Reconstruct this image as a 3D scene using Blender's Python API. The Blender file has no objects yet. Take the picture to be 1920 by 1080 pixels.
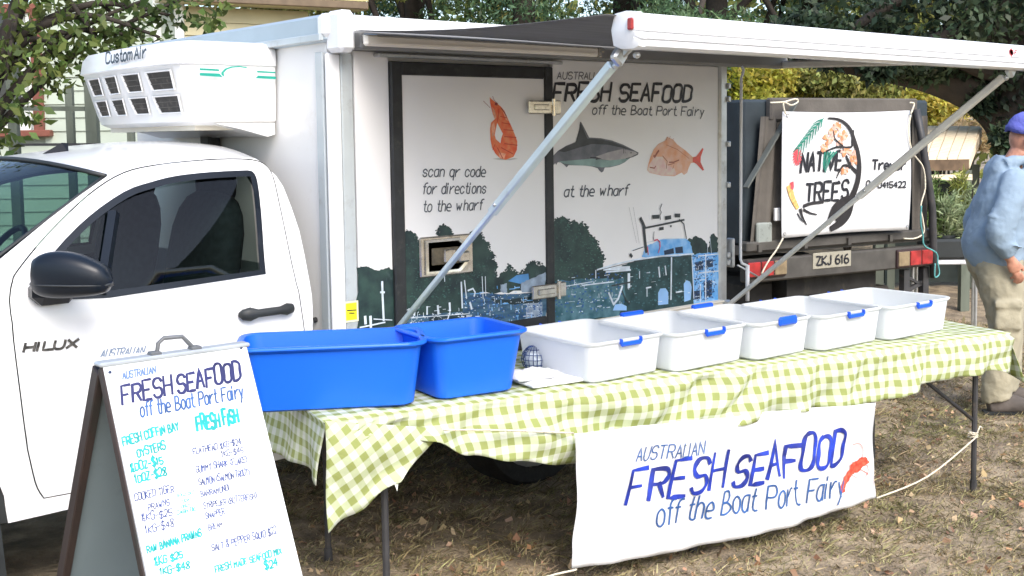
import bpy, math, random
import numpy as np
from mathutils import Vector, Matrix
from mathutils.geometry import delaunay_2d_cdt
random.seed(7); RNG = np.random.default_rng(7)
S = bpy.context.scene; C = S.collection

# ------------------------------------------------------------------ camera
EYE = Vector((0, 0, 1.68)); FPX = 2162.0; PY = 430.4
PITCH, ROLL, YAW = .08116, -.0135, .70822
_F = Vector((math.sin(YAW)*math.cos(PITCH), math.cos(YAW)*math.cos(PITCH), -math.sin(PITCH)))
_R = Vector((math.cos(YAW), -math.sin(YAW), 0)); _U = _R.cross(_F)
R2 = math.cos(ROLL)*_R + math.sin(ROLL)*_U; U2 = -math.sin(ROLL)*_R + math.cos(ROLL)*_U
cam = bpy.data.objects.new('camera', bpy.data.cameras.new('camera')); C.objects.link(cam)
M3 = Matrix((R2, U2, -_F)).transposed(); cam.matrix_world = Matrix.Translation(EYE) @ M3.to_4x4()
cam.data.sensor_width = 36; cam.data.lens = FPX/1920*36; cam.data.shift_y = -(540-PY)/1920
cam.data.clip_start = .05; cam.data.clip_end = 500
S.camera = cam
# ------------------------------------------------------------------ light
SUN_EL, SUN_AZ = math.radians(42), math.radians(196)      # azimuth clockwise from +Y
W = bpy.data.worlds.new('World'); S.world = W; W.use_nodes = True
wn = W.node_tree; wn.nodes.clear()
sky = wn.nodes.new('ShaderNodeTexSky'); sky.sky_type = 'NISHITA'; sky.sun_disc = False
sky.sun_elevation = SUN_EL; sky.sun_rotation = SUN_AZ; sky.air_density = 1.0; sky.dust_density = 2.5; sky.ozone_density = 1.0
bg = wn.nodes.new('ShaderNodeBackground'); bg.inputs[1].default_value = .15
wo = wn.nodes.new('ShaderNodeOutputWorld')
wn.links.new(sky.outputs[0], bg.inputs[0]); wn.links.new(bg.outputs[0], wo.inputs[0])
sl = bpy.data.lights.new('sun', 'SUN'); sl.energy = 1.15; sl.angle = math.radians(30); sl.color = (1, .975, .935)
so = bpy.data.objects.new('sun', sl); C.objects.link(so)
sd = Vector((math.sin(SUN_AZ)*math.cos(SUN_EL), math.cos(SUN_AZ)*math.cos(SUN_EL), math.sin(SUN_EL)))
so.rotation_euler = sd.to_track_quat('Z', 'Y').to_euler(); so.location = (0, 0, 20)
S.view_settings.view_transform = 'Standard'; S.view_settings.look = 'None'
S.view_settings.exposure = 1.20; S.view_settings.gamma = 1; S.view_settings.use_curve_mapping = False
S.render.engine = 'CYCLES'
S.cycles.max_bounces = 8; S.cycles.transparent_max_bounces = 16
S.render.film_transparent = False

# ------------------------------------------------------------------ pixel -> point helpers (design coordinates of the 1920x1080 photo)
def ray(px): return _F + R2*((px[0]-960)/FPX) - U2*((px[1]-PY)/FPX)
def onY(px, y=4.0): r = ray(px); return EYE + r*(y/r.y)
def onX(px, x): r = ray(px); return EYE + r*(x/r.x)
def onZ(px, z): r = ray(px); return EYE + r*((z-EYE.z)/r.z)
def atD(px, d): return EYE + ray(px)*d            # d = metres along the view axis
def onP(px, o, n): r = ray(px); return EYE + r*((o-EYE).dot(n)/r.dot(n))

# ------------------------------------------------------------------ materials
_M = {}
def mat(name, col, rough=.6, var=.12, scale=6, bump=0, bscale=40, metal=0, col2=None, spec=.5, trans=0, coat=0, dirt=None, dscale=3, dthr=.55, emit=None, detail=4, coord='Object', stretch=None, island=0, distort=0):
    if name in _M: return _M[name]
    m = bpy.data.materials.new(name); m.use_nodes = True; _M[name] = m
    t = m.node_tree; b = t.nodes['Principled BSDF']; L = t.links.new
    tc = t.nodes.new('ShaderNodeTexCoord'); src = tc.outputs[coord]
    if stretch:
        mp = t.nodes.new('ShaderNodeMapping'); mp.inputs['Scale'].default_value = stretch; L(src, mp.inputs[0]); src = mp.outputs[0]
    nz = t.nodes.new('ShaderNodeTexNoise'); nz.inputs['Scale'].default_value = scale; nz.inputs['Detail'].default_value = detail
    nz.inputs['Distortion'].default_value = distort
    L(src, nz.inputs['Vector'])
    cr = t.nodes.new('ShaderNodeValToRGB'); L(nz.outputs['Fac'], cr.inputs[0])
    c2 = col2 if col2 else tuple(min(1, c*(1+var)) for c in col)
    c1 = col if col2 else tuple(c*(1-var) for c in col)
    cr.color_ramp.elements[0].position = .35; cr.color_ramp.elements[1].position = .65
    cr.color_ramp.elements[0].color = (*c1, 1); cr.color_ramp.elements[1].color = (*c2, 1)
    out = cr.outputs[0]
    if island:
        g = t.nodes.new('ShaderNodeNewGeometry'); hs = t.nodes.new('ShaderNodeHueSaturation')
        mr = t.nodes.new('ShaderNodeMapRange'); mr.inputs['To Min'].default_value = 1-island; mr.inputs['To Max'].default_value = 1+island
        L(g.outputs['Random Per Island'], mr.inputs['Value']); L(mr.outputs[0], hs.inputs['Value'])
        mr2 = t.nodes.new('ShaderNodeMapRange'); mr2.inputs['To Min'].default_value = .5-.05*island; mr2.inputs['To Max'].default_value = .5+.05*island
        mm = t.nodes.new('ShaderNodeMath'); mm.operation = 'FRACT'; m3 = t.nodes.new('ShaderNodeMath'); m3.operation = 'MULTIPLY'; m3.inputs[1].default_value = 17.3
        L(g.outputs['Random Per Island'], m3.inputs[0]); L(m3.outputs[0], mm.inputs[0]); L(mm.outputs[0], mr2.inputs['Value']); L(mr2.outputs[0], hs.inputs['Hue'])
        L(out, hs.inputs['Color']); out = hs.outputs[0]
    if dirt:
        n2 = t.nodes.new('ShaderNodeTexNoise'); n2.inputs['Scale'].default_value = dscale; n2.inputs['Detail'].default_value = 8; n2.inputs['Roughness'].default_value = .7
        L(src, n2.inputs['Vector']); r2 = t.nodes.new('ShaderNodeMapRange'); r2.inputs['From Min'].default_value = dthr; r2.inputs['From Max'].default_value = dthr+.2
        L(n2.outputs['Fac'], r2.inputs['Value']); mx = t.nodes.new('ShaderNodeMix'); mx.data_type = 'RGBA'
        L(r2.outputs[0], mx.inputs['Factor']); L(out, mx.inputs[6]); mx.inputs[7].default_value = (*dirt, 1); out = mx.outputs[2]
    L(out, b.inputs['Base Color'])
    b.inputs['Roughness'].default_value = rough; b.inputs['Metallic'].default_value = metal
    b.inputs['Specular IOR Level'].default_value = spec; b.inputs['Coat Weight'].default_value = coat; b.inputs['Coat Roughness'].default_value = .08
    if bump:
        nb = t.nodes.new('ShaderNodeTexNoise'); nb.inputs['Scale'].default_value = bscale; nb.inputs['Detail'].default_value = 5
        L(src, nb.inputs['Vector']); bp = t.nodes.new('ShaderNodeBump'); bp.inputs['Strength'].default_value = bump; bp.inputs['Distance'].default_value = .02
        L(nb.outputs['Fac'], bp.inputs['Height']); L(bp.outputs[0], b.inputs['Normal'])
    if trans:
        tr = t.nodes.new('ShaderNodeBsdfTranslucent'); L(out, tr.inputs[0]); ms = t.nodes.new('ShaderNodeMixShader'); ms.inputs[0].default_value = trans
        L(b.outputs[0], ms.inputs[1]); L(tr.outputs[0], ms.inputs[2]); L(ms.outputs[0], t.nodes['Material Output'].inputs[0])
    return m
def glass(name, tint, refl=.9, rough=.02):
    m = bpy.data.materials.new(name); m.use_nodes = True; t = m.node_tree; t.nodes.remove(t.nodes['Principled BSDF'])
    tr = t.nodes.new('ShaderNodeBsdfTransparent'); tr.inputs[0].default_value = (*tint, 1)
    gl = t.nodes.new('ShaderNodeBsdfGlossy'); gl.inputs['Roughness'].default_value = rough; gl.inputs['Color'].default_value = (refl, refl, refl, 1)
    fr = t.nodes.new('ShaderNodeFresnel'); fr.inputs[0].default_value = 1.5
    ms = t.nodes.new('ShaderNodeMixShader'); t.links.new(fr.outputs[0], ms.inputs[0]); t.links.new(tr.outputs[0], ms.inputs[1]); t.links.new(gl.outputs[0], ms.inputs[2])
    t.links.new(ms.outputs[0], t.nodes['Material Output'].inputs[0]); return m

WHITE = mat('white paint', (.80, .81, .82), .25, .015, 2, coat=.5, dirt=(.70, .70, .68), dscale=2.5, dthr=.62)
BOXW = mat('fridge body gelcoat', (.79, .785, .77), .33, .02, 2, coat=.2, dirt=(.66, .63, .57), dscale=3, dthr=.6)
PANEL = mat('vinyl wrap sheet', (.83, .825, .82), .38, .03, 1.5)
GREYAL = mat('painted grey aluminium', (.50, .55, .57), .38, .05, 5, metal=.3, dirt=(.36, .37, .37), dscale=8)
ALU = mat('bare aluminium', (.56, .58, .59), .35, .08, 20, metal=.75, dirt=(.35, .33, .29), dscale=14)
ARMBL = mat('anodised arm', (.58, .68, .72), .32, .05, 9, metal=.35, dirt=(.42, .48, .5), dscale=12, dthr=.6)
CHROME = mat('worn chrome', (.72, .68, .60), .22, .12, 30, metal=.9, dirt=(.30, .24, .16), dscale=25)
CREAM = mat('cream plastic', (.74, .69, .60), .4, .04, 4, dirt=(.55, .48, .38), dscale=9)
BLACKR = mat('black rubber', (.022, .026, .028), .55, .25, 8)
BLACKP = mat('black trim plastic', (.007, .011, .018), .33, .15, 6, spec=.35)
TYRE = mat('tyre rubber', (.022, .021, .02), .85, .2, 20, bump=.3, bscale=60)
DARKST = mat('dark painted steel', (.045, .045, .048), .5, .2, 12, dirt=(.11, .09, .07), dscale=16)
CHASS = mat('chassis grime', (.03, .028, .026), .8, .3, 9, dirt=(.10, .08, .055), dscale=6)
BLUEP = mat('blue tub plastic', (.010, .15, .80), .38, .04, 3, trans=.12)
BLUEL = mat('blue latch plastic', (.008, .10, .74), .35, .04, 3)
CLEARP = mat('milky tub plastic', (.90, .92, .94), .38, .01, 5, trans=.45, dirt=(.78, .80, .81), dscale=14, dthr=.66)
GLASS = glass('window glass', (.42, .52, .50), .7); WGLASS = glass('windscreen glass', (.45, .66, .58))
REDP = mat('red lens', (.36, .03, .03), .3, .25, 20, coat=.3, dirt=(.16, .05, .04), dscale=25)

# ------------------------------------------------------------------ mesh builder
class MB:
    def __init__(s): s.v = []; s.f = []; s.uv = None
    def add(s, vs, fs):
        o = len(s.v); s.v += [tuple(v) for v in vs]; s.f += [tuple(o+i for i in f) for f in fs]; return s
    def box(s, c, size, rot=None, bev=0):
        hx, hy, hz = (a/2 for a in size); vs = []; fs = []
        if not bev:
            vs = [Vector((x, y, z)) for z in (-hz, hz) for y in (-hy, hy) for x in (-hx, hx)]
            fs = [(0, 2, 3, 1), (4, 5, 7, 6), (0, 1, 5, 4), (2, 6, 7, 3), (0, 4, 6, 2), (1, 3, 7, 5)]
        else:
            b = min(bev, hx*.9, hy*.9, hz*.9); idx = {}
            for sx in (-1, 1):
                for sy in (-1, 1):
                    for sz in (-1, 1):
                        idx[(sx, sy, sz)] = len(vs)
                        vs += [Vector((sx*hx, sy*(hy-b), sz*(hz-b))), Vector((sx*(hx-b), sy*hy, sz*(hz-b))), Vector((sx*(hx-b), sy*(hy-b), sz*hz))]
            def q(a, ax, flip):
                return a[::-1] if flip else a
            for ax in range(3):
                o1, o2 = [i for i in range(3) if i != ax]
                for sg in (-1, 1):
                    ids = []
                    for a, bb in ((-1, -1), (1, -1), (1, 1), (-1, 1)):
                        k = [0, 0, 0]; k[ax] = sg; k[o1] = a; k[o2] = bb; ids.append(idx[tuple(k)]+ax)
                    fs.append(q(ids, ax, (sg < 0) != (ax == 1)))
            for ax in range(3):      # edges along ax
                o1, o2 = [i for i in range(3) if i != ax]
                for a in (-1, 1):
                    for bb in (-1, 1):
                        k0 = [0]*3; k0[ax] = -1; k0[o1] = a; k0[o2] = bb; k1 = list(k0); k1[ax] = 1
                        i0, i1 = idx[tuple(k0)], idx[tuple(k1)]; fs.append((i0+o1, i1+o1, i1+o2, i0+o2))
            for k, i in idx.items(): fs.append((i, i+1, i+2))
        if rot is not None: vs = [rot @ v for v in vs]
        c = Vector(c); return s.add([v+c for v in vs], fs)
    def bar(s, a, b, w, h, up=Vector((0, 0, 1)), bev=0):
        a, b = Vector(a), Vector(b); d = (b-a); l = d.length; d.normalize()
        y = Vector(up).cross(d)
        if y.length < 1e-4: y = Vector((0, 1, 0)).cross(d)
        y.normalize(); z = d.cross(y); m = Matrix((d, y, z)).transposed()
        return s.box((a+b)/2, (l, w, h), m, bev)
    def tube(s, pts, r, n=8, cap=True, sc=None):
        pts = [Vector(p) for p in pts]; N = len(pts)
        rs = r if isinstance(r, (list, tuple)) else [r]*N
        vs = []; fs = []; prev = None
        for i, p in enumerate(pts):
            d = (pts[min(i+1, N-1)]-pts[max(i-1, 0)]).normalized()
            if prev is None:
                u = d.cross(Vector((0, 0, 1)));
                if u.length < .05: u = d.cross(Vector((1, 0, 0)))
            else: u = prev - d*prev.dot(d)
            u.normalize(); prev = u; w = d.cross(u)
            ra, rb = rs[i] if isinstance(rs[i], (list, tuple)) else (rs[i], rs[i])
            for k in range(n):
                a = 2*math.pi*k/n; vs.append(p+u*math.cos(a)*ra+w*math.sin(a)*rb)
        for i in range(N-1):
            for k in range(n):
                k2 = (k+1) % n; fs.append((i*n+k, i*n+k2, (i+1)*n+k2, (i+1)*n+k))
        if cap: fs.append(tuple(range(n))[::-1]); fs.append(tuple((N-1)*n+k for k in range(n)))
        return s.add(vs, fs)
    def prism(s, poly, dvec):
        n = len(poly); vs = [Vector(p) for p in poly]; d = Vector(dvec); vs += [v+d for v in vs]
        fs = [tuple(range(n)), tuple(range(n, 2*n))[::-1]]+[(i, i+n, (i+1) % n+n, (i+1) % n) for i in range(n)]
        return s.add(vs, fs)
    def ell(s, c, r, nu=14, nv=10, rot=None, e=1.0):
        vs = []; fs = []; c = Vector(c)
        sp = lambda x: math.copysign(abs(x)**e, x)
        for j in range(nv+1):
            ph = -math.pi/2+math.pi*j/nv
            for i in range(nu):
                th = 2*math.pi*i/nu
                v = Vector((r[0]*sp(math.cos(ph))*sp(math.cos(th)), r[1]*sp(math.cos(ph))*sp(math.sin(th)), r[2]*sp(math.sin(ph))))
                if rot is not None: v = rot @ v
                vs.append(c+v)
        for j in range(nv):
            for i in range(nu):
                i2 = (i+1) % nu; fs.append((j*nu+i, j*nu+i2, (j+1)*nu+i2, (j+1)*nu+i))
        return s.add(vs, fs)
    def rings(s, rr, cap0=True, cap1=True):
        n = len(rr[0]); vs = [v for r in rr for v in r]; fs = []
        for i in range(len(rr)-1):
            for k in range(n):
                k2 = (k+1) % n; fs.append((i*n+k, i*n+k2, (i+1)*n+k2, (i+1)*n+k))
        if cap0: fs.append(tuple(range(n))[::-1])
        if cap1: fs.append(tuple((len(rr)-1)*n+k for k in range(n)))
        return s.add(vs, fs)
    def build(s, name, m, parent=None, smooth=False, angle=None, solid=0, kind=None):
        me = bpy.data.meshes.new(name); me.from_pydata([tuple(v) for v in s.v], [], s.f); me.update()
        if s.uv:
            ul = me.uv_layers.new(name='uv')
            li = np.zeros(len(me.loops), dtype=np.int32); me.loops.foreach_get('vertex_index', li)
            ul.data.foreach_set('uv', np.array(s.uv, dtype=np.float32)[li].ravel())
        o = bpy.data.objects.new(name, me); C.objects.link(o)
        if m: me.materials.append(m)
        if smooth:
            me.polygons.foreach_set('use_smooth', [True]*len(me.polygons))
            if angle: me.set_sharp_from_angle(angle=math.radians(angle))
        if parent:
            o.parent = parent
            if parent.type == 'EMPTY' or parent.location.length > 0:
                o.matrix_parent_inverse = Matrix.Translation(-parent_world(parent))
        if solid:
            md = o.modifiers.new('solid', 'SOLIDIFY'); md.thickness = solid; md.offset = 0
        if kind: o['kind'] = kind
        return o
def parent_world(o):
    v = Vector((0, 0, 0))
    while o: v += o.location; o = o.parent
    return v
def tag(o, label, cat, group=None):
    o['label'] = label; o['category'] = cat
    if group: o['group'] = group
    return o
def thing(name, label, cat, loc, group=None):
    o = bpy.data.objects.new(name, None); C.objects.link(o); o.location = loc; o.empty_display_size = .1
    return tag(o, label, cat, group)
def struct(o): o['kind'] = 'structure'; return o

# ------------------------------------------------------------------ surface patch, printed art and hand lettering
class Patch:
    def __init__(s, o, eu, ev, disp=None, n=None):
        s.o = Vector(o); s.eu = Vector(eu).normalized(); ev = Vector(ev); s.ev = (ev-s.eu*ev.dot(s.eu)).normalized()
        s.n = s.eu.cross(s.ev).normalized()
        if s.n.dot(EYE-s.o) < 0: s.n = -s.n
        s.disp = disp
    def uv(s, px): p = onP(px, s.o, s.n)-s.o; return (p.dot(s.eu), p.dot(s.ev))
    def at(s, u, v, h=0):
        return s.o+s.eu*u+s.ev*v+s.n*(h+(s.disp(u, v) if s.disp else 0))
FRONT = Patch((2.466, 4.0, .78), (1, 0, 0), (0, 0, 1))
def jag(pts, amp, depth=3, seed=0):
    r = random.Random(seed)
    for _ in range(depth):
        q = []
        for i, a in enumerate(pts):
            b = pts[(i+1) % len(pts)]; q.append(a)
            l = math.dist(a, b)
            if l > 2.2: q.append(((a[0]+b[0])/2+r.uniform(-1, 1)*min(amp, l*.28), (a[1]+b[1])/2+r.uniform(-1, 1)*min(amp, l*.28)))
        pts = q
    return pts
def poly2(mb, patch, uvpts, h, step=None):
    co = [Vector((a, b)) for a, b in uvpts]; n = len(co)
    if step and patch.disp:
        us = [c.x for c in co]; vs = [c.y for c in co]; u = min(us)
        cc = []
        for i, a in enumerate(co):
            b = co[(i+1) % n]; k = max(1, int((b-a).length/step))
            cc += [a.lerp(b, j/k) for j in range(k)]
        n = len(cc); co = cc
        while u < max(us):
            v = min(vs)
            while v < max(vs): co.append(Vector((u, v))); v += step
            u += step
    r = delaunay_2d_cdt(co, [], [list(range(n))], 1, 1e-6)
    mb.add([patch.at(c.x, c.y, h) for c in r[0]], r[2])
def art(name, patch, polys, m, parent, h=.0015, amp=0, seed=1, step=None):
    for i, pl in enumerate(polys):
        mb = MB()
        if amp: pl = jag(pl, amp, 3, seed+i)
        poly2(mb, patch, [patch.uv(p) for p in pl], h+.00003*i, step)
        o = mb.build(name, m, parent)
    return o
G = {'A':'4|02 28 42|14 34','B':'4|02 08|~08 28 37 36 25 05|~05 25 44 43 22 02','C':'4|~47 38 18 07 03 12 32 43','D':'4|02 08|~08 28 47 45 43 22 02','E':'4|48 08 02 42|05 35','F':'4|48 08 02|05 35',
'G':'4|~47 38 18 07 03 12 32 43 45|45 25','H':'4|02 08|42 48|05 45','I':'1|02 08','J':'3|~38 33 22 12 03','K':'4|02 08|48 05 42','L':'3|08 02 42','M':'5|02 08 25 48 42','N':'4|02 08 42 48','O':'4|~18 07 05 03 12 32 43 45 47 38 18','P':'4|02 08|~08 38 47 46 35 05',
'Q':'4|~28 17 05 13 22 33 45 37 28|34 52','R':'4|02 08|~08 38 47 46 35 05|25 42','S':'4|~47 38 18 07 06 15 35 44 43 32 12 03','T':'4|08 48|28 22','U':'4|~08 04 12 32 44 48','V':'4|08 22 48','W':'5|08 12 26 32 48','X':'4|02 48|08 42','Y':'4|08 25 48|25 22','Z':'4|08 48 02 42',
'a':'3|~36 16 05 03 12 22 33|36 32','b':'3|08 02|~05 16 26 35 33 22 12 03','c':'3|~35 26 16 05 03 12 22 33','d':'3|38 32|~35 26 16 05 03 12 22 33','e':'3|~04 34 35 26 16 05 03 12 32','f':'2|~38 28 17 15 12|06 26','g':'3|36 32 31|~31 20 10 01|~35 26 16 05 03 12 22 33','h':'3|08 02|~05 16 26 35 32',
'i':'1|06 02|08 07','k':'3|08 02|36 04 32','l':'1|08 02','m':'5|06 02|~05 16 25 22|~25 36 45 42','n':'3|06 02|~05 16 26 35 32','o':'3|~26 16 05 03 12 22 33 35 26','p':'3|06 00|~05 16 26 35 33 22 12 03','q':'3|36 30|~35 26 16 05 03 12 22 33','r':'3|06 02|~04 15 26 36','s':'3|~35 26 16 05 14 24 33 22 12 03',
't':'2|~18 13 22 32|06 26','u':'3|~06 03 12 22 33|36 32','v':'3|06 22 36','w':'5|06 12 25 32 46','x':'3|06 32|02 36','y':'3|06 22|36 10','z':'3|06 36 02 32',
'0':'4|~18 07 05 03 12 32 43 45 47 38 18','1':'2|06 18 12','2':'4|~07 18 38 46 34 02|02 42','3':'4|~07 18 38 46 25|~25 44 42 22 03','4':'4|32 38 04 44','5':'4|48 08 05|~05 35 44 43 32 12 03','6':'4|~38 17 04 12 32 43 44 35 15 04','7':'4|08 48 12','8':'4|~25 16 07 28 47 36 25 14 03 22 43 34 25','9':'4|~45 25 06 08 28 47 45 32 12','$':'4|~47 38 18 07 06 15 35 44 43 32 12 03|29 21','&':'4|~42 16 17 28 37 03 12 32 44','(':'2|~28 06 04 22','(':'2|~28 06 04 22',')':'2|~08 26 24 02','-':'3|05 35',"'":'1|08 06','.':'1|02 03',' ':'2','/':'3|02 38','½':'4|06 18 15|02 38|~24 34 22 42'}
def smooth2(p, k=4):
    if len(p) < 3: return p
    q = []; closed = p[0] == p[-1]
    for i in range(len(p)-1):
        p0 = p[i-1] if i else (p[-2] if closed else p[0]); p1 = p[i]; p2 = p[i+1]; p3 = p[i+2] if i+2 < len(p) else (p[1] if closed else p[-1])
        for j in range(k):
            t = j/k
            q.append(tuple(.5*((2*b)+(-a+c)*t+(2*a-5*b+4*c-d)*t*t+(-a+3*b-3*c+d)*t**3) for a, b, c, d in zip(p0, p1, p2, p3)))
    q.append(p[-1]); return q
def lettering(mb, patch, text, a, b, hpx, weight=.12, slant=.0, h=.002, brush=0, wob=0, px=True, seed=3, gap=1.3):
    """single-stroke lettering between two baseline points (photo pixels or patch uv), cap height hpx"""
    r = random.Random(seed)
    A = Vector(patch.uv(a) if px else a); B = Vector(patch.uv(b) if px else b)
    H = (Vector(patch.uv((a[0], a[1]-hpx)))-A).length if px else hpx
    d = (B-A); L = d.length-slant*H; d.normalize(); e = Vector((-d.y, d.x)); x = 0; glyphs = []
    if e.y < 0: e = -e
    for ch in text:
        g = G.get(ch, G['-']).split('|'); glyphs.append((x, g[1:])); x += int(g[0])+gap
    tot = x-gap; sx = L/tot; sy = H/6.
    for gx, st in glyphs:
        wy = r.uniform(-wob, wob); ws = 1+r.uniform(-wob, wob)*.3
        for s_ in st:
            sm = s_[0] == '~'; pts = [(float(q[0]), float(q[1])-2) for q in s_.strip('~').split()]
            if sm: pts = smooth2(pts)
            else: # subdivide straight
                q = []
                for i in range(len(pts)-1):
                    for j in range(3): q.append(tuple(u+(v-u)*j/3 for u, v in zip(pts[i], pts[i+1])))
                pts = q+[pts[-1]]
            P = [A+d*((gx+p[0])*sx+p[1]*sy*slant)+e*((p[1]*ws+wy)*sy) for p in pts]
            N = len(P); vs = []
            ph = r.uniform(0, 6)
            for i, p in enumerate(P):
                t = (P[min(i+1, N-1)]-P[max(i-1, 0)]); t = t.normalized() if t.length > 1e-9 else d
                nrm = Vector((-t.y, t.x)); wd = weight*H*.5
                if brush: wd *= 1+brush*.8*math.sin(ph+i*.7)+brush*.3*(abs(t.dot(e)))-brush*.8*(i == N-1)
                q = p+(-t*wd*.6 if i == 0 else t*wd*.6 if i == N-1 else Vector((0, 0)))
                vs += [patch.at(*(q+nrm*wd), h), patch.at(*(q-nrm*wd), h)]
            h += .00001
            mb.add(vs, [(2*i, 2*i+1, 2*i+3, 2*i+2) for i in range(N-1)])
def letters(name, patch, items, m, parent, **k):
    for i, it in enumerate(items):
        mb = MB(); lettering(mb, patch, *it, seed=3+i, **k); o = mb.build(name, m, parent)
    return o
NAVY = mat('navy print', (.012, .015, .10), .45, .3, 8); NAVY2 = mat('royal blue brush print', (.012, .02, .16), .45, .2, 12, col2=(.02, .06, .55))
INK = mat('black print', (.012, .013, .02), .45, .2, 8); TEAL = mat('teal marker', (.004, .34, .34), .5, .2, 30); PEN = mat('blue marker', (.02, .045, .19), .5, .3, 30)
BLUINK = mat('mid blue print', (.03, .10, .30), .45, .3, 20); GREYINK = mat('grey print', (.38, .44, .52), .5, .1, 8)

def noise1(x, s=0):
    return math.sin(x*1.7+s)+.5*math.sin(x*3.9+s*2.1+1.3)+.25*math.sin(x*8.3+s*.7+2)
def fn(u, v, s=0): return math.sin(u*5.1+v*3.2+s)*.5+math.sin(u*11.3-v*7.7+s*1.7)*.28+math.sin(u*2.3+v*13.1+s*.4)*.22

# ================================================================== GROUND
def ground_z(x, y): return .018*math.sin(x*1.3+.5)*math.cos(y*1.1)+.012*math.sin(x*3.1+y*2.3)
def build_ground():
    def ax(lo, hi, a, b, st):
        v = list(np.arange(a, b, st)); x = a; s = st
        while x > lo: s *= 1.5; x -= s; v.insert(0, x)
        x = b; s = st
        while x < hi: x += s; v.append(x); s *= 1.5
        return np.array(v)
    X = ax(-120, 140, -1, 12, .12); Y = ax(-60, 160, -1, 12, .12)
    vs = [(x, y, ground_z(x, y)+.01*RNG.standard_normal()*.4) for y in Y for x in X]; nx = len(X)
    fs = [(j*nx+i, j*nx+i+1, (j+1)*nx+i+1, (j+1)*nx+i) for j in range(len(Y)-1) for i in range(nx-1)]
    mb = MB(); mb.add(vs, fs)
    m = mat('dry trodden grass soil', (.20, .155, .105), .95, 0, 7, bump=1, bscale=55, col2=(.44, .35, .235), dirt=(.085, .07, .045), dscale=1.9, dthr=.50, detail=10)
    return struct(mb.build('ground', m, None, smooth=True))
build_ground()
# ================================================================== TRUCK
TR = thing('refrigerated_truck', 'white single-cab truck with a refrigerated seafood box body and open side awning', 'truck', (2.5, 4.9, 0))
def ys(z):       # near side of the cab: tumblehome above the waist, slight tuck below
    if z > 1.14: return 4.0+(z-1.14)*.30+(z-1.14)**2*.25
    return 4.0-.022*math.sin(max(0, min(1, (z-.45)/.69))*math.pi)-.007*math.exp(-((z-1.075)/.028)**2)+.006*math.exp(-((z-.64)/.03)**2)
def side(px):
    y = 4.0
    for _ in range(8): P = onY(px, y); y = ys(P.z)
    return P
YM = 9.80        # mirror plane constant: y -> YM - y (cab 4.0 .. 5.8)
def cabsurf(name, outer, holes, m, parent, off=0, mirror=False, solid=.0, step=.045, smooth=True):
    """outer/holes: lists of (x,z); surface follows ys(z)"""
    def dens(pl):
        q = []
        for i, a in enumerate(pl):
            b = pl[(i+1) % len(pl)]; k = max(1, int(math.dist(a, b)/step)); q += [(a[0]+(b[0]-a[0])*j/k, a[1]+(b[1]-a[1])*j/k) for j in range(k)]
        return q
    outer = dens(outer); holes = [dens(h_) for h_ in holes]
    co = [Vector(p) for p in outer]; faces = [list(range(len(co)))]
    for h_ in holes: faces.append(list(range(len(co), len(co)+len(h_)))); co += [Vector(p) for p in h_]
    xs = [p[0] for p in outer]; zs = [p[1] for p in outer]
    x = min(xs)+step/2
    while x < max(xs):
        z = min(zs)+step/2
        while z < max(zs): co.append(Vector((x, z))); z += step
        x += step
    edges = []
    for f in faces:
        for i in range(len(f)): edges.append((f[i], f[(i+1) % len(f)]))
    r = delaunay_2d_cdt(co, edges, [], 0, 1e-7)
    def inside(p, pl):
        c = False
        for i in range(len(pl)):
            a, b = pl[i], pl[i-1]
            if (a[1] > p[1]) != (b[1] > p[1]) and p[0] < (b[0]-a[0])*(p[1]-a[1])/(b[1]-a[1])+a[0]: c = not c
        return c
    fs = []
    for f in r[2]:
        c = [sum(r[0][i][k] for i in f)/len(f) for k in (0, 1)]
        if inside(c, outer) and not any(inside(c, h_) for h_ in holes): fs.append(f if not mirror else f[::-1])
    vs = []
    for p in r[0]:
        y = ys(p.y)-off; vs.append((p.x, YM-y if mirror else y, p.y))
    return MB().add(vs, fs).build(name, m, parent, smooth=smooth, solid=solid)
def xz(pts): return [(side(p).x, side(p).z) for p in pts]
# outlines read off the photo, laid on the real side surface
door_o = xz([(130, 933), (83, 933), (67, 903), (50, 820), (37, 720), (27, 640), (20, 575), (20, 552), (24, 530), (34, 508), (90, 440), (167, 366), (232, 325), (300, 309.5), (383, 301), (440, 299), (480, 302), (500, 313), (512, 335), (524, 388), (541, 470), (552, 520), (563, 573), (570, 623)])
xr = door_o[-1][0]; door_o = smooth2(door_o[1:], 4) + [(xr+.02, .72), (xr+.005, .50), (xr-.05, .452), (door_o[0][0]+.3, .452)]
win_o = xz([(205, 557), (120, 560), (62, 556), (70, 525), (104, 470), (166, 407), (233, 360), (283, 342), (333, 330), (400, 323), (463, 320), (476, 326), (484, 360), (493, 470), (497, 513)])
win_o = smooth2(win_o[:11], 3)[:-1]+smooth2(win_o[10:], 3)
cx_ = sum(p[0] for p in door_o)/len(door_o); cz_ = sum(p[1] for p in door_o)/len(door_o)
def grow(pl, d):
    q = []; n = len(pl)
    ar = sum(pl[i-1][0]*pl[i][1]-pl[i][0]*pl[i-1][1] for i in range(n)); sg = 1 if ar > 0 else -1
    for i in range(n):
        a, b, c = Vector(pl[i-1]), Vector(pl[i]), Vector(pl[(i+1) % n]); t = ((b-a).normalized()+(c-b).normalized()).normalized()
        q.append((b.x+t.y*d*sg, b.y-t.x*d*sg))
    return q
roofline = xz([(505, 318), (495, 306), (478, 297), (440, 293.5), (380, 295), (300, 303), (250, 314), (200, 331)])
rear = xz([(586, 622), (586, 575), (576, 505), (561, 432), (546, 388), (531, 350), (518, 330)])
pill = xz([(150, 366), (90, 412), (45, 449), (0, 486)])
cow = pill[-1]
R0, ARC = .7, .47
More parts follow.
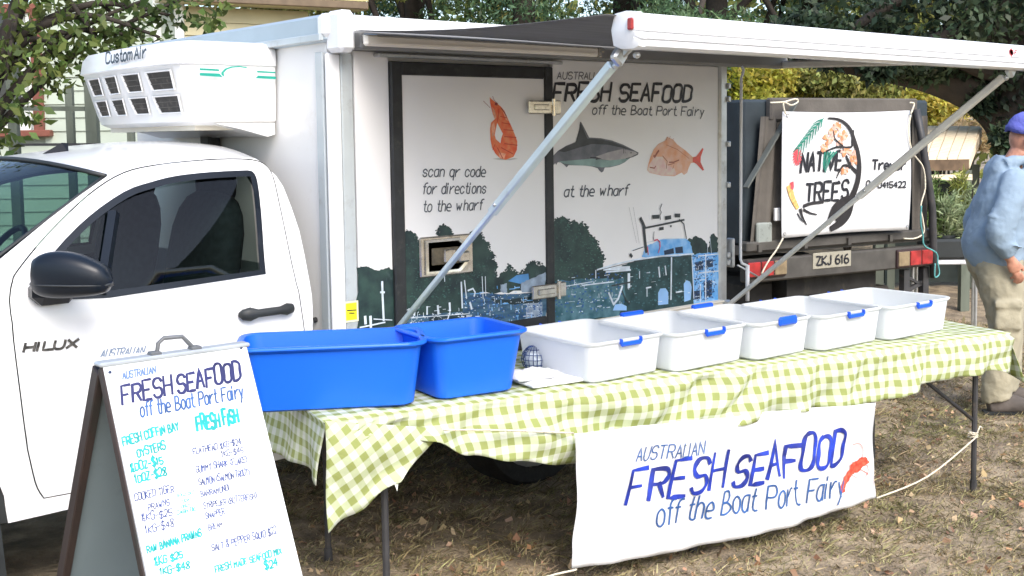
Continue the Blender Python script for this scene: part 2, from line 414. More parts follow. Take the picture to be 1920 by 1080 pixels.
arch = [(R0+ARC*math.cos(a), .40+ARC*math.sin(a)) for a in [math.radians(t) for t in range(0, 181, 12)]]
outer = [(rear[0][0], .42), *rear, *roofline, *pill, (cow[0]-.09, cow[1]-.05), (.75, 1.10), (.3, 1.05), (-.05, 1.00), (-.18, .90), (-.22, .70), (-.2, .42)]
outer += [(R0-ARC, .42)]+[p for p in arch[::-1]]+[(R0+ARC, .40), (1.6, .405)]
for mir in (False, True):
    body = cabsurf('cab_side', outer, [grow(door_o, .0045)], WHITE, TR, 0, mir)
    cabsurf('door_jamb', grow(door_o, .012), [grow(win_o, .05)], BLACKR, body, -.035, mir)
    dr = cabsurf('door', door_o, [grow(win_o, -.004)], WHITE, TR, .001, mir)
    fr = cabsurf('window_frame', grow(win_o, .002), [grow(win_o, -.022)], BLACKP, dr, .004, mir)
    cabsurf('window_pane', grow(win_o, -.02), [], GLASS, dr, -.012, mir, step=.12)
    q = [side(p) for p in ((190, 552), (196, 470), (214, 398))]
    mb = MB(); mb.bar((q[0].x, (YM-q[0].y) if mir else q[0].y, q[0].z), (q[2].x, (YM-q[2].y) if mir else q[2].y, q[2].z), .03, .035)
    mb.build('quarter_bar', BLACKP, dr)
    if not mir:
        DOOR = dr; WINX = q
# roof: from near cantrail to far cantrail
def roofsurf():
    rl = [(rear[-1][0]+.0, rear[-1][1])]+roofline
    sec = []
    for (x, z) in rl:
        y0 = ys(z); row = []
        for k in range(17):
            t = k/16; y = y0+(YM-2*y0)*t; w = 1-abs(2*t-1)**2.6
            fx = x+(-.16*(1-abs(2*t-1)**2.2) if z < 1.68 and x < 1.75 and (x, z) == roofline[-1] else 0)
            row.append(Vector((fx-.0, y, z+.065*w)))
        sec.append(row)
    vs = [v for r in sec for v in r]; fs = []
    for i in range(len(sec)-1):
        for k in range(16): fs.append((i*17+k, i*17+k+1, (i+1)*17+k+1, (i+1)*17+k))
    return MB().add(vs, fs), sec
rb, rsec = roofsurf()
ROOF = rb.build('roof', WHITE, TR, smooth=True)
# windscreen between the roof front edge and the cowl
top = rsec[-1]; wsv = []; n = len(top)
yc0 = ys(cow[1])
bot = [Vector((cow[0]-.04-.26*(1-abs(2*k/16-1)**2), yc0+(YM-2*yc0)*k/16, cow[1]-.02)) for k in range(17)]
mb = MB(); rows = [[t.lerp(b, j/8)+Vector((-.05*math.sin(j/8*math.pi), 0, .04*math.sin(j/8*math.pi)))*math.sin(math.pi*kk/16)**.6 for kk, (t, b) in enumerate(zip(top, bot))] for j in range(9)]
mb.add([v for r in rows for v in r], [(j*17+k, j*17+k+1, (j+1)*17+k+1, (j+1)*17+k) for j in range(8) for k in range(16)])
WS = mb.build('windscreen', WGLASS, TR, smooth=True)
mb = MB(); mb.tube([v+Vector((-.004, 0, .002)) for v in top], .009, 6); mb.tube([r[0]+Vector((-.004, .010, .0)) for r in rows], .008, 6); mb.tube([r[-1]+Vector((-.004, -.010, .0)) for r in rows], .008, 6)
mb.build('windscreen_seal', BLACKR, WS, smooth=True)
# bonnet and front
bt = []
for i, (x, z) in enumerate([(cow[0]-.02, cow[1]-.03), (.75, 1.11), (.3, 1.08), (-.05, 1.03), (-.2, .92), (-.28, .6), (-.25, .42)]):
    y0 = 4.0; bt.append([Vector((x-(.22 if i == 0 else .1)*(1-abs(2*k/12-1)**2), y0+(YM-2*y0)*k/12, z+.05*(1-abs(2*k/12-1)**3))) for k in range(13)])
MB().add([v for r in bt for v in r], [(j*13+k, j*13+k+1, (j+1)*13+k+1, (j+1)*13+k) for j in range(6) for k in range(12)]).build('bonnet', WHITE, TR, smooth=True)
# rear wall of the cab with its window
rx = rear[0][0]
rw = [(Vector((z_[0]-.01, ys(z_[1]), z_[1]))) for z_ in [(rx, .42)]+rear]
mb = MB()
for i in range(len(rw)-1):
    a, b = rw[i], rw[i+1]
    if 1.22 < (a.z+b.z)/2 < 1.56:
        for f0, f1 in ((0, .16), (.84, 1)):
            q = [Vector((a.x, a.y+(YM-2*a.y)*f0, a.z)), Vector((a.x, a.y+(YM-2*a.y)*f1, a.z)), Vector((b.x, b.y+(YM-2*b.y)*f1, b.z)), Vector((b.x, b.y+(YM-2*b.y)*f0, b.z))]; mb.add(q, [(0, 1, 2, 3)])
    else: mb.add([a, (a.x, YM-a.y, a.z), (b.x, YM-b.y, b.z), b], [(0, 1, 2, 3)])
mb.build('cab_rear_wall', WHITE, TR)
# interior
mb = MB(); mb.box((1.35, 4.9, .62), (2.0, 1.66, .05)); mb.box((1.05, 4.9, .92), (.28, 1.5, .30), bev=.06); mb.box((1.2, 4.9, 1.10), (.35, 1.45, .07), bev=.03)
mb.build('dashboard', BLACKP, TR)
SEATM = mat('charcoal seat fabric', (.02, .024, .028), .9, .3, 40)
for yy in (4.45, 5.25):
    mb = MB(); mb.ell((1.85, yy, .93), (.27, .25, .10), e=.6); mb.ell((2.12, yy, 1.18), (.09, .25, .30), rot=Matrix.Rotation(.2, 3, 'Y'), e=.7); mb.ell((2.19, yy, 1.50), (.055, .13, .095), e=.7)
    mb.build('seat', SEATM, TR, smooth=True)
mb = MB(); c = Vector((1.55, 5.25, 1.16)); rt = Matrix.Rotation(-.95, 3, 'Y')
mb.tube([c+rt @ Vector((math.cos(a)*.18, math.sin(a)*.18, 0)) for a in [i*math.pi/10 for i in range(21)]], .014, 6, cap=False); mb.bar(c, (1.2, 5.25, 1.0), .05, .05)
mb.build('steering_wheel', BLACKP, TR, smooth=True)
# mirror housing, handle, roof fin, badge
def msec(t):  # superellipse sections along the mirror's long axis
    return math.sin(math.pi*min(1, max(0, t)))**.45
mc0, mc1 = onY((56, 520), 3.93), onY((212, 522), 3.74)
ax = (mc1-mc0); Lm = ax.length; axn = ax.normalized(); upv = Vector((0, 0, 1)); dv = axn.cross(upv).normalized()
rr = []
for i in range(15):
    t = i/14; w = max(.02, (t*(1-t)*4)**.33); hh = (.092*(1-.34*t)+.0)*w; dd = .058*w
    cc = mc0+ax*t+Vector((0, 0, .004+(.012*math.sin(t*3.1))-.012*t))
    rr.append([cc+upv*(hh*math.copysign(abs(math.sin(a))**.62, math.sin(a)))+dv*(dd*math.copysign(abs(math.cos(a))**.8, math.cos(a))) for a in [2*math.pi*k/20 for k in range(20)]])
MIR = MB().rings(rr).build('wing_mirror', BLACKP, TR, smooth=True)
mb = MB(); rr2 = []
for i in range(13):
    t = .03+.95*i/12; cc = mc0+ax*t+Vector((0, 0, -.020))
    w = max(.02, (t*(1-t)*4)**.42); rr2.append([cc+upv*(.008*math.sin(a))+dv*((.063*w)*math.cos(a)) for a in [2*math.pi*k/12 for k in range(12)]])
mb.rings(rr2); mb.build('trim_band', mat('mirror base plastic', (.03, .035, .04), .5), MIR, smooth=True)
mb = MB(); a = side((75, 545)); mb.box((a.x+.03, 3.975, a.z-.0), (.15, .10, .09), bev=.03); mb.build('mirror_foot', BLACKP, MIR)
ha, hb = side((446, 590)), side((546, 578)); hb.z = ha.z+.004; ha.z += .0
def hpt(t, o): return ha.lerp(hb, t)+Vector((0, -o, 0))
mb = MB(); mb.tube([hpt(0, .010), hpt(.04, .022), hpt(.16, .030), hpt(.3, .034), hpt(.7, .036), hpt(.84, .030), hpt(.96, .022), hpt(1, .01)], [(.008, .010), (.013, .021), (.014, .027), (.010, .016), (.010, .016), (.014, .024), (.013, .019), (.006, .010)], 12)
mb.build('handle', BLACKR, DOOR, smooth=True)
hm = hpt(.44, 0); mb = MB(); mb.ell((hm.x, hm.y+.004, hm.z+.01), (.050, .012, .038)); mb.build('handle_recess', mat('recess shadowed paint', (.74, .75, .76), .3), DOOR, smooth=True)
fa = onY((98, 308), 4.75); fb = onY((136, 292), 4.75)
mb = MB(); bz = rsec[4][8].z+.0
f0 = Vector((1.60, 4.78, bz-.045)); mb.add([f0, f0+Vector((.10, -.018, .0)), f0+Vector((.10, .018, .0)), f0+Vector((.105, 0, .042)), f0+Vector((.08, 0, .044))], [(0, 1, 4), (1, 3, 4), (2, 4, 3), (0, 4, 2), (1, 2, 3), (0, 2, 1)])
mb.build('antenna_fin', mat('fin black', (.006, .009, .016), .5, .1, 5, spec=.15), ROOF)
sp = Patch(side((90, 650)), (1, 0, 0), (0, 0, 1))
letters('badge', sp, [('HILUX', (43, 659), (146, 650), 15)], mat('bright chrome', (.28, .30, .33), .15, .5, 60, metal=1), DOOR, weight=.34, slant=.25, h=.006)
letters('door_lettering', sp, [('AUSTRALIAN', (187, 671), (272, 663), 15)], mat('door sticker grey', (.17, .23, .33), .5), DOOR, weight=.16, slant=.3, h=.005)
# wheels, flaps, chassis
def wheel(x, y, nm):
    mb = MB(); rr = []
    for yy, r in ((-.11, .28), (-.115, .35), (-.085, .375), (.085, .375), (.115, .35), (.11, .28)):
        rr.append([Vector((x+r*math.cos(a), y+yy, .375+r*math.sin(a))) for a in [2*math.pi*k/36 for k in range(36)]])
    mb.rings(rr, False, False); w = mb.build('wheel', TYRE, TR, smooth=True, angle=40)
    mb = MB(); mb.rings([[Vector((x+r*math.cos(a), y+yy, .375+r*math.sin(a))) for a in [2*math.pi*k/24 for k in range(24)]] for yy, r in ((-.10, .28), (-.05, .20), (-.07, .08), (.1, .08))])
    mb.build('rim', mat('steel rim', (.35, .35, .35), .4, .1, 9, metal=.6, dirt=(.12, .1, .08)), w, smooth=True, angle=40)
for x in (R0, 3.62):
    for y in (4.16, 5.66): wheel(x, y, 'wheel')
mb = MB(); mb.prism([Vector((R0+ARC-.02, 4.03, .46)), Vector((R0+ARC+.0, 4.03, .14)), Vector((R0+ARC-.14, 4.03, .10)), Vector((R0+ARC-.10, 4.03, .46))], (0, .24, 0)); mb.build('mudflap', BLACKR, TR)
for sy in (0, 1):
    mb = MB(); rr = [[Vector((R0+r*math.cos(a), y, .40+r*math.sin(a))) for a in [math.radians(t) for t in range(0, 181, 12)]] for r, y in ((ARC, 4.005), (ARC-.03, 4.02), (ARC-.03, 4.45))]
    rr = [[Vector((v.x, YM-v.y, v.z)) if sy else v for v in r] for r in rr]
    nn = len(rr[0]); mb.add([v for r in rr for v in r], [(i*nn+k, i*nn+k+1, (i+1)*nn+k+1, (i+1)*nn+k) for i in range(2) for k in range(nn-1)])
    mb.build('wheel_arch_liner', BLACKR, TR, smooth=True)
mb = MB()
for y in (4.45, 5.35): mb.box((2.3, y, .60), (5.0, .09, .16))
for x in (.2, 1.6, 2.5, 3.0, 4.3, 4.85): mb.box((x, 4.9, .60), (.08, .9, .12))
mb.box((4.2, 4.9, .42), (.14, 1.5, .14)); mb.box((3.0, 4.35, .50), (.62, .36, .32), bev=.04); mb.box((4.35, 4.3, .52), (.50, .30, .26), bev=.04)
mb.box((1.6, 4.9, .48), (1.3, 1.5, .10)); mb.tube([(1.6, 5.1, .42), (3.4, 5.1, .42), (4.6, 5.2, .45)], .05)
mb.build('chassis', CHASS, TR)
for x0 in (3.62,):
    mb = MB(); rr = []
    for y in (4.04, 4.34):
        rr.append([Vector((x0+r*math.cos(a), y, .40+r*math.sin(a))) for r, rev in ((.47, 0), (.455, 1)) for a in ([math.radians(t) for t in range(10, 171, 16)] if not rev else [math.radians(t) for t in range(170, 9, -16)])])
    mb.rings(rr); mb.build('mudguard', BLACKR, TR)

# ------------------------------------------------------------------ box body
X0, X1, Y0, Y1, ZB, ZT = 2.466, 4.90, 4.0, 5.92, .70, 2.15
BOX = MB().box(((X0+X1)/2, (Y0+Y1)/2, (ZB+ZT)/2), (X1-X0-.01, Y1-Y0-.02, ZT-ZB)).build('box_body', BOXW, TR)
# front corner: grey extrusion on the front face, white edge strip, grey post
gx = onX((598, 300), X0-.004).y
MB().box((X0-.004, (gx+4.0)/2+.012, 1.375), (.012, gx-4.0-.02, 1.30), bev=.003).build('corner_extrusion', GREYAL, BOX)
x2 = onY((645, 500)).x; x3 = onY((669, 500)).x
MB().box(((X0+x2)/2-.003, 4.0, 1.36), (x2-X0+.01, .024, 1.32), bev=.008).build('corner_edge', WHITE, BOX)
MB().box(((x2+x3)/2, 3.999, 1.36), (x3-x2-.006, .018, 1.32), bev=.004).build('corner_post', GREYAL, BOX)
# roof rails
zr0 = onX((560, 86), X0).z
MB().box((X0+.005, (Y0+Y1)/2, (zr0+2.172)/2), (.05, Y1-Y0+.04, 2.172-zr0), bev=.012).build('front_roof_rail', mat('pale blue grey rail', (.42, .50, .56), .33, .05, 4, metal=.25), BOX)
MB().box((X0-.028, (Y0+Y1)/2, zr0+.018), (.02, Y1-Y0+.02, .03), bev=.004).build('rail_lip', GREYAL, BOX)
MB().box(((X0+X1)/2+.0, 4.0, 2.125), (X1-X0+.06, .07, .10), bev=.02).build('side_roof_rail', WHITE, BOX)
MB().box(((X0+X1)/2, (Y0+Y1)/2, 2.158), (X1-X0, Y1-Y0, .02)).build('box_roof', WHITE, BOX)
# wrapped sheets: left strip, door, right panel
DL, DR, DT, DBz = onY((727, 200)).x, onY((1030, 200)).x, 1.995, .775
PR = 4.868
st = MB().box(((x3+DL)/2, 3.994, 1.385), (DL-x3-.004, .010, 1.29)).build('front_side_sheet', PANEL, BOX)
FRAMEB = mat('black door rubber', (.018, .02, .022), .5, .25, 14, dirt=(.05, .05, .045), dscale=20)
ti = onY((747, 141)); fw = ti.x-DL; ft = DT-ti.z; fr_ = DR-onY((1014, 147)).x
DF = MB().box((DL+fw/2, 3.985, (DT+DBz)/2), (fw, .03, DT-DBz), bev=.005).box((DR-fr_/2, 3.985, (DT+DBz)/2), (fr_, .03, DT-DBz), bev=.005).box(((DL+DR)/2, 3.9855, DT-ft/2), (DR-DL-fw-fr_, .029, ft), bev=.005).box(((DL+DR)/2, 3.9855, DBz+.03), (DR-DL-fw-fr_, .029, .06), bev=.005)
BD = MB().box(((DL+DR+fw-fr_)/2, 3.990, (DT+DBz)/2), (DR-DL-fw-fr_+.02, .02, DT-DBz-.02)).build('box_door', PANEL, TR)
DF = DF.build('door_seal', FRAMEB, BD)
RP = MB().box(((DR+PR)/2+.002, 3.990, (.784+2.03)/2), (PR-DR-.006, .02, 2.03-.784)).build('side_panel', PANEL, TR)
MB().box(((DR+X1)/2, 3.986, .745), (X1-DR-.01, .05, .070), bev=.01).box(((DR+X1)/2, 3.978, .772), (X1-DR-.01, .05, .012), bev=.003).build('bottom_rail', CREAM, BOX)
MB().box(((X0+DR)/2, 3.99, .72), (DR-X0, .04, .06), bev=.01).build('bottom_rail', FRAMEB, BOX)
MB().box(((PR+X1+.04)/2, 3.992, 1.38), (X1+.04-PR-.004, .05, 1.33), bev=.012).build('rear_corner_post', ALU, BOX)
for z in (1.93, 1.86, 1.62, 1.40, 1.02, .98): MB().box((4.935, 3.962, z), (.022, .02, .03), bev=.004).build('rear_rivet', ALU, BOX)
MB().box((4.965, 3.97, 1.03), (.02, .05, .16), bev=.006).build('rear_latch', ALU, BOX)
a, b = onY((702, 103), 3.98), onY((1048, 117), 3.98)
MB().bar((a.x, 3.972, a.z), (b.x, 3.972, a.z-.002), .045, .016, bev=.004).build('drip_rail', ALU, BOX)
# hinges (three-part) and lock
def hinge(pl, pr, zt, zb, name='hinge'):
    a, b = onY((pl, (zt+zb)/2)), onY((pr, (zt+zb)/2)); hh = onY((pl, zt)).z-onY((pl, zb)).z; z = a.z
    mb = MB(); mb.box(((a.x+b.x)/2-.03, 3.957, z), (b.x-a.x-.06, .016, hh*.92), bev=.005); mb.box(((a.x+b.x)/2-.03, 3.947, z+.0), (b.x-a.x-.12, .012, hh*.40), bev=.004)
    mb.box((b.x-.032, 3.962, z), (.05, .02, hh), bev=.005); mb.tube([(b.x-.062, 3.947, z-hh*.6), (b.x-.062, 3.947, z+hh*.6)], .010, 8)
    h_ = mb.build(name, CHROME, BD)
hinge(979, 1042, 188, 215); hinge(986, 1052, 534, 562)
a, b = onY((779, 445)), onY((880, 510)); zc = (a.z+b.z)/2; xc = (a.x+b.x)/2; w_ = b.x-a.x; h_ = a.z-b.z
LK = MB().box((xc, 3.975, zc), (w_, .014, h_), bev=.006).build('lock_plate', CHROME, BD)
mb = MB(); rx_ = .37*w_
mb.rings([[Vector((xc+.0+w_*sx*k*.5*(1 if sx < 0 else 1), y, zc+h_*sz*k*.5)) for sx, sz in ((-1, -1), (.55, -1), (.85, -.6), (.92, 0), (.85, .6), (.55, 1), (-1, 1))] for k, y in ((.86, 3.967), (.84, 3.960), (.72, 3.962), (.70, 3.967))], True, True)
mb.build('escutcheon', CHROME, LK, smooth=True, angle=30)
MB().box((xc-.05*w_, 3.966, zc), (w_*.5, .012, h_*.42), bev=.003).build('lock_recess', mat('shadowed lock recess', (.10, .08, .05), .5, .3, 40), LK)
MB().box((xc-.0*w_, 3.955, zc), (w_*.22, .022, h_*.34), bev=.006).box((xc+.28*w_, 3.957, zc-.01), (w_*.22, .02, h_*.28), bev=.008).build('lock_lever', CHROME, LK)
# sticker
a, b = onY((646, 568), 3.989), onY((672, 600), 3.989); pt = Patch((a.x, 3.9885, b.z), (1, 0, 0), (0, 0, 1))
stk = MB(); poly2(stk, pt, [(-.002, -.004), (b.x-a.x, -.004), (b.x-a.x, a.z-b.z+.004), (-.002, a.z-b.z+.004)], .0012); s_ = stk.build('sticker', mat('sticker edge', (.80, .79, .55), .4), BOX)
stk = MB(); poly2(stk, pt, [(.004, .004), (b.x-a.x-.008, .004), (b.x-a.x-.008, a.z-b.z-.003), (.004, a.z-b.z-.003)], .002); stk.build('sticker_print', mat('sticker yellow', (.80, .74, .02), .4), s_)
art('sticker_line', pt, [[(650, 581), (668, 580), (668, 582), (650, 583)], [(654, 586), (664, 586), (664, 588), (654, 588)]], INK, s_, h=.003)
# cable clip at the cab gap
mb = MB(); c_ = onY((608, 612), 4.15); mb.tube([c_+Vector((-.05, 0, .03)), c_+Vector((0, -.02, .045)), c_+Vector((.04, 0, .0)), c_+Vector((.0, .0, -.03)), c_+Vector((-.03, 0, .0))], .012, 7); mb.ell(c_+Vector((.02, -.03, -.005)), (.03, .02, .022)); mb.build('cable_loom', DARKST, TR, smooth=True)
# black duct between box and cab under the cooler
MB().box((2.43, 4.98, 1.72), (.06, .10, .35), bev=.01).build('cable_duct', BLACKR, BOX)

# ------------------------------------------------------------------ refrigeration unit
FU = mat('cooler fibreglass', (.80, .80, .79), .3, .012, 3, coat=.35, dirt=(.68, .68, .65), dscale=4, dthr=.63)
ya, yb = 4.40, 5.50; zt, zl = 2.075, 1.72
def ring(z, xf, inset, r=.06, top=0):
    x1 = X0-.005; pts = []
    # front-left / front-right corners cut at an angle (three facets)
    P_ = [(x1, ya+inset), (xf+.06, ya+inset), (xf+.02, ya+inset+.02), (xf, ya+inset+.07), (xf-.03, (ya+yb)/2), (xf, yb-inset-.07), (xf+.02, yb-inset-.02), (xf+.06, yb-inset), (x1, yb-inset)]
    return [Vector((x, y, z)) for x, y in P_]
# side profile of the shroud front: leans back towards the bottom
FXT = 2.02
rr = [ring(zt+.012, FXT+.06, .05), ring(zt+.004, FXT+.02, .02), ring(zt-.025, FXT, .003), ring(zt-.085, FXT-.012, 0), ring(zt-.09, FXT+.0, .008), ring(1.80, FXT+.055, .014), ring(1.757, FXT+.07, .02), ring(1.740, FXT+.10, .05)]
AC = MB().rings(rr, True, True).build('refrigeration_unit', FU, TR, smooth=True, angle=35)
# lower rear skirt that hangs deeper near the box
MB().prism([Vector((2.18, ya+.016, 1.748)), Vector((2.455, ya+.016, 1.748)), Vector((2.455, ya+.016, 1.70)), Vector((2.42, ya+.016, 1.69)), Vector((2.30, ya+.016, 1.722))], (0, yb-ya-.03, 0)).build('skirt', FU, AC)
MB().box((2.30, 4.95, 1.735), (.34, .9, .03)).build('base_tray', mat('ivory tray', (.66, .62, .52), .5, .05, 5), AC)
VENT = mat('dark cooler vent', (.035, .032, .028), .6, .4, 30, dirt=(.14, .12, .10), dscale=30)
# front grille face: slots in 2 rows of 4 on the leaning face
def facept(v, z):   # v along Y, on leaning front face
    t = (zt-.09-z)/(zt-.09-1.80); xx = FXT+.0+.055*t
    yc = (ya+yb)/2; edge = yb-.07 if v > yc else ya+.07
    k = 1-abs(v-yc)/abs(edge-yc); return Vector((xx-.03*max(0, k), v, z))
for rz, (z1, z2) in enumerate(((1.962, 1.892), (1.862, 1.797))):
    for i in range(4):
        c0 = ya+.085+i*.225+(.05 if i else 0); wd = .20 if i == 0 else .145
        q = [facept(c0, z1), facept(c0+wd, z1), facept(c0+wd-.015-.006*rz, z2), facept(c0+.012, z2)]
        cen = sum(q, Vector())/4
        mb = MB(); n_ = Vector((-1, 0, -.2)).normalized()
        fr4 = [cen+(p-cen)*1.16+n_*.004 for p in q]; in4 = [p+n_*.006 for p in q]; dp = [p+n_*.001 for p in q]
        mb.rings([fr4, [cen+(p-cen)*1.10+n_*.009 for p in q], in4, dp], False, True)
        v_ = mb.build('vent', FU, AC)
        mb = MB(); mb.add([p+n_*.0035 for p in [cen+(p-cen)*.97 for p in q]], [(0, 1, 2, 3)])
        b1 = mb.build('vent_opening', VENT, v_)
        mb = MB()
        for k in range(1, 3): mb.bar(q[0].lerp(q[3], k/3)+n_*.005, q[1].lerp(q[2], k/3)+n_*.005, .003, .003)
        mb.build('vent_slat', mat('vent louvre', (.09, .08, .07), .5), v_)
fp = Patch(facept(ya+.07, 1.97)+Vector((-.0165, 0, 0)), (0, -1, 0), (0, 0, 1))
fp.n = Vector((-1, 0, 0))
pz = Patch(Vector((FXT-.012-.03, 5.0, 1.95)), (-.04, -1, 0), (0, 0, 1))
letters('brand_lettering', Patch(Vector((FXT-.012, ya+.07, 1.94)), Vector((.03, -.48, 0)), (0, 0, 1)), [('CustomAir', (200, 119), (277, 107), 20)], mat('charcoal print', (.05, .07, .09), .45), AC, weight=.22, slant=.2, h=.004)
GREENP = mat('green stripe', (.01, .33, .25), .4, .08, 10)
sp2 = Patch((2.1, ya, 1.9), (1, 0, 0), (0, 0, 1))
art('green_stripe', sp2, [[(371, 128), (407, 130), (408, 134), (371, 132)], [(371, 137), (408, 138), (414, 145), (371, 142)], [(478, 133), (513, 135), (513, 138), (479, 136.5)], [(480, 142), (514, 144), (514, 149), (476, 147)],
    [(411, 137), (418, 129), (430, 125), (445, 124), (458, 126), (463, 129), (446, 126.5), (432, 127.5), (422, 131), (416, 137), (417, 144), (412, 141)]], GREENP, AC, h=.016)
art('pale_logo', sp2, [[(428, 138), (445, 139), (462, 140), (470, 143), (450, 145), (424, 144)]], mat('pale logo', (.72, .75, .77), .4), AC, h=.016)

# ------------------------------------------------------------------ printed art on the wrap
PD = Patch((DL, 3.98, .78), (1, 0, 0), (0, 0, 1)); PS = Patch((DL, 3.989, .78), (1, 0, 0), (0, 0, 1))
PTREE = mat('printed dark trees', (.008, .022, .026), .45, .3, 18, col2=(.025, .06, .05), dirt=(.07, .11, .11), dscale=16, dthr=.60, detail=9)
PWATER = mat('printed harbour water', (.012, .05, .11), .4, .3, 9, col2=(.07, .16, .24), stretch=(1, 1, 5), dirt=(.3, .42, .5), dscale=14, dthr=.60, detail=8)
PBLUE = mat('printed sky blue', (.10, .36, .75), .4, .3, 22, col2=(.30, .55, .85)); PPALE = mat('printed pale', (.62, .70, .78), .4, .15, 25)
PMID = mat('printed teal murk', (.02, .09, .12), .4, .3, 20, col2=(.10, .22, .27), dirt=(.35, .45, .5), dscale=18, dthr=.62, detail=9)
PROOF = mat('printed blue roof', (.08, .26, .55), .4, .15, 20)
def strokes_px(mb, patch, lines, h):
    for k, (pts, w) in enumerate(lines):
        q = [Vector(patch.uv(p)) for p in pts]; vs = []
        for i, p in enumerate(q):
            t = (q[min(i+1, len(q)-1)]-q[max(i-1, 0)]).normalized(); nn = Vector((-t.y, t.x))*w/1000
            vs += [patch.at(*(p+nn), h+k*1e-5), patch.at(*(p-nn), h+k*1e-5)]
        mb.add(vs, [(2*i, 2*i+1, 2*i+3, 2*i+2) for i in range(len(q)-1)])
art('printed_trees', PS, [[(668, 500), (678, 500), (692, 501), (702, 506), (718, 505), (738, 506), (745, 622), (668, 622)]], PTREE, BOX, .001, 3)
mb = MB(); strokes_px(mb, PS, [([(716, 527), (717, 560), (719, 602)], 5), ([(712, 548), (721, 548)], 4), ([(684, 592), (685, 608)], 6), ([(694, 592), (695, 616)], 6), ([(674, 614), (722, 604)], 3), ([(700, 598), (735, 600)], 2)], .0022); mb.build('printed_boats', PPALE, BOX, kind='stuff')
art('printed_trees', PD, [[(745, 438), (765, 434), (778, 440), (784, 458), (790, 478), (830, 488), (872, 492), (874, 590), (745, 620)], [(820, 440), (822, 431), (832, 424), (843, 429), (846, 440), (840, 452), (824, 452)],
    [(893, 428), (903, 440), (908, 452), (918, 460), (915, 468), (926, 478), (922, 486), (932, 497), (926, 508), (931, 520), (936, 545), (868, 560), (868, 470)],
    [(930, 522), (948, 512), (954, 497), (962, 509), (974, 514), (984, 507), (990, 496), (1003, 490), (1020, 498), (1024, 545), (930, 550)], [(745, 545), (880, 560), (880, 612), (745, 622)]], PTREE, BD, .001, 4.5)
art('printed_water', PD, [[(868, 548), (940, 552), (1024, 548), (1024, 618), (868, 618)], [(752, 592), (880, 584), (880, 618), (752, 618)]], PWATER, BD, .0016, 1)
art('printed_roof', PD, [[(952, 527), (968, 516), (990, 513), (992, 526), (975, 532)]], PROOF, BD, .0022)
art('printed_walls', PD, [[(976, 531), (992, 524), (1022, 510), (1022, 546), (978, 548)], [(938, 533), (950, 531), (950, 548), (938, 548)], [(985, 570), (1016, 566), (1016, 598), (988, 602)]], mat('printed grey wall', (.26, .33, .42), .4, .25, 25), BD, .0023, 1)
art('printed_hull', PD, [[(918, 560), (960, 561), (1005, 555), (1015, 560), (1008, 568), (960, 571), (930, 569)], [(805, 596), (870, 586), (900, 600), (890, 612), (800, 612)]], mat('printed dark hull', (.012, .03, .04), .4, .3, 25), BD, .0027, 1)
mb = MB(); r_ = random.Random(11)
ln = [([(776, 572), (776, 592)], 5), ([(800, 574), (800, 590)], 4), ([(820, 572), (821, 590)], 5), ([(842, 567), (843, 584)], 5), ([(765, 596), (880, 588)], 1.5), ([(864, 528), (866, 578)], 4), ([(870, 525), (874, 560)], 3), ([(876, 545), (886, 541), (890, 548), (888, 556)], 4), ([(880, 566), (884, 580)], 5), ([(903, 518), (905, 560)], 2), ([(909, 518), (910, 555)], 2), ([(843, 585), (838, 600), (846, 604)], 3), ([(832, 505), (833, 528)], 2)]
for i in range(60):
    x = r_.uniform(760, 1010); y = r_.uniform(575, 605) if x < 900 else r_.uniform(550, 604); l = r_.uniform(2, 12)
    ln.append(([(x, y), (x+l*.9, y-l*.1)] if r_.random() < .6 else [(x, y), (x+.4, y+l*.7)], r_.uniform(.8, 2.2)))
strokes_px(mb, PD, ln, .0032); mb.build('printed_boats', PPALE, BD, kind='stuff')
mb = MB(); ln = []
for i in range(40):
    x = r_.uniform(860, 1012); y = r_.uniform(535, 603); l = r_.uniform(3, 14); ln.append(([(x, y), (x+l, y-l*.1)] if r_.random() < .5 else [(x, y), (x+.4, y+l*.8)], r_.uniform(1, 3)))
strokes_px(mb, PD, ln, .0030); mb.build('printed_reflections', PBLUE, BD, kind='stuff')
# right panel
art('printed_trees', PD, [[(1032, 428), (1040, 416), (1048, 409), (1056, 408), (1064, 413), (1068, 421), (1076, 416), (1083, 421), (1092, 418), (1099, 424), (1101, 438), (1110, 446), (1118, 455), (1124, 470), (1131, 480), (1130, 492), (1136, 508), (1180, 498), (1180, 590), (1032, 612)],
    [(1290, 448), (1300, 444), (1312, 446), (1322, 452), (1326, 464), (1330, 444), (1336, 438), (1346, 446), (1346, 480), (1290, 480)]], PTREE, RP, .001, 4)
art('printed_water', PD, [[(1032, 528), (1090, 522), (1150, 524), (1180, 520), (1180, 590), (1032, 612)]], PMID, RP, .0016, 2)
art('printed_cabin', PD, [[(1165, 498), (1190, 488), (1240, 479), (1300, 476), (1306, 572), (1160, 590), (1172, 560)]], mat('printed boat cabin', (.008, .035, .04), .4, .4, 20, col2=(.03, .08, .09), detail=8), RP, .0021, 1)
art('printed_deck', PD, [[(1203, 482), (1210, 462), (1240, 449), (1286, 447), (1294, 455), (1300, 478), (1250, 482)], [(1296, 478), (1310, 474), (1346, 474), (1346, 566), (1300, 570)]], PBLUE, RP, .0026, 1)
art('printed_windows', PD, [[(1244, 470), (1262, 465), (1263, 475), (1245, 478)], [(1265, 464), (1279, 462), (1280, 474), (1266, 475)], [(1302, 492), (1318, 488), (1318, 506), (1303, 508)], [(1322, 488), (1336, 486), (1336, 500), (1322, 502)], [(1318, 528), (1334, 524), (1334, 556), (1320, 558)], [(1298, 546), (1314, 544), (1314, 560), (1298, 562)]], mat('printed dark window', (.01, .03, .07), .4), RP, .0032)
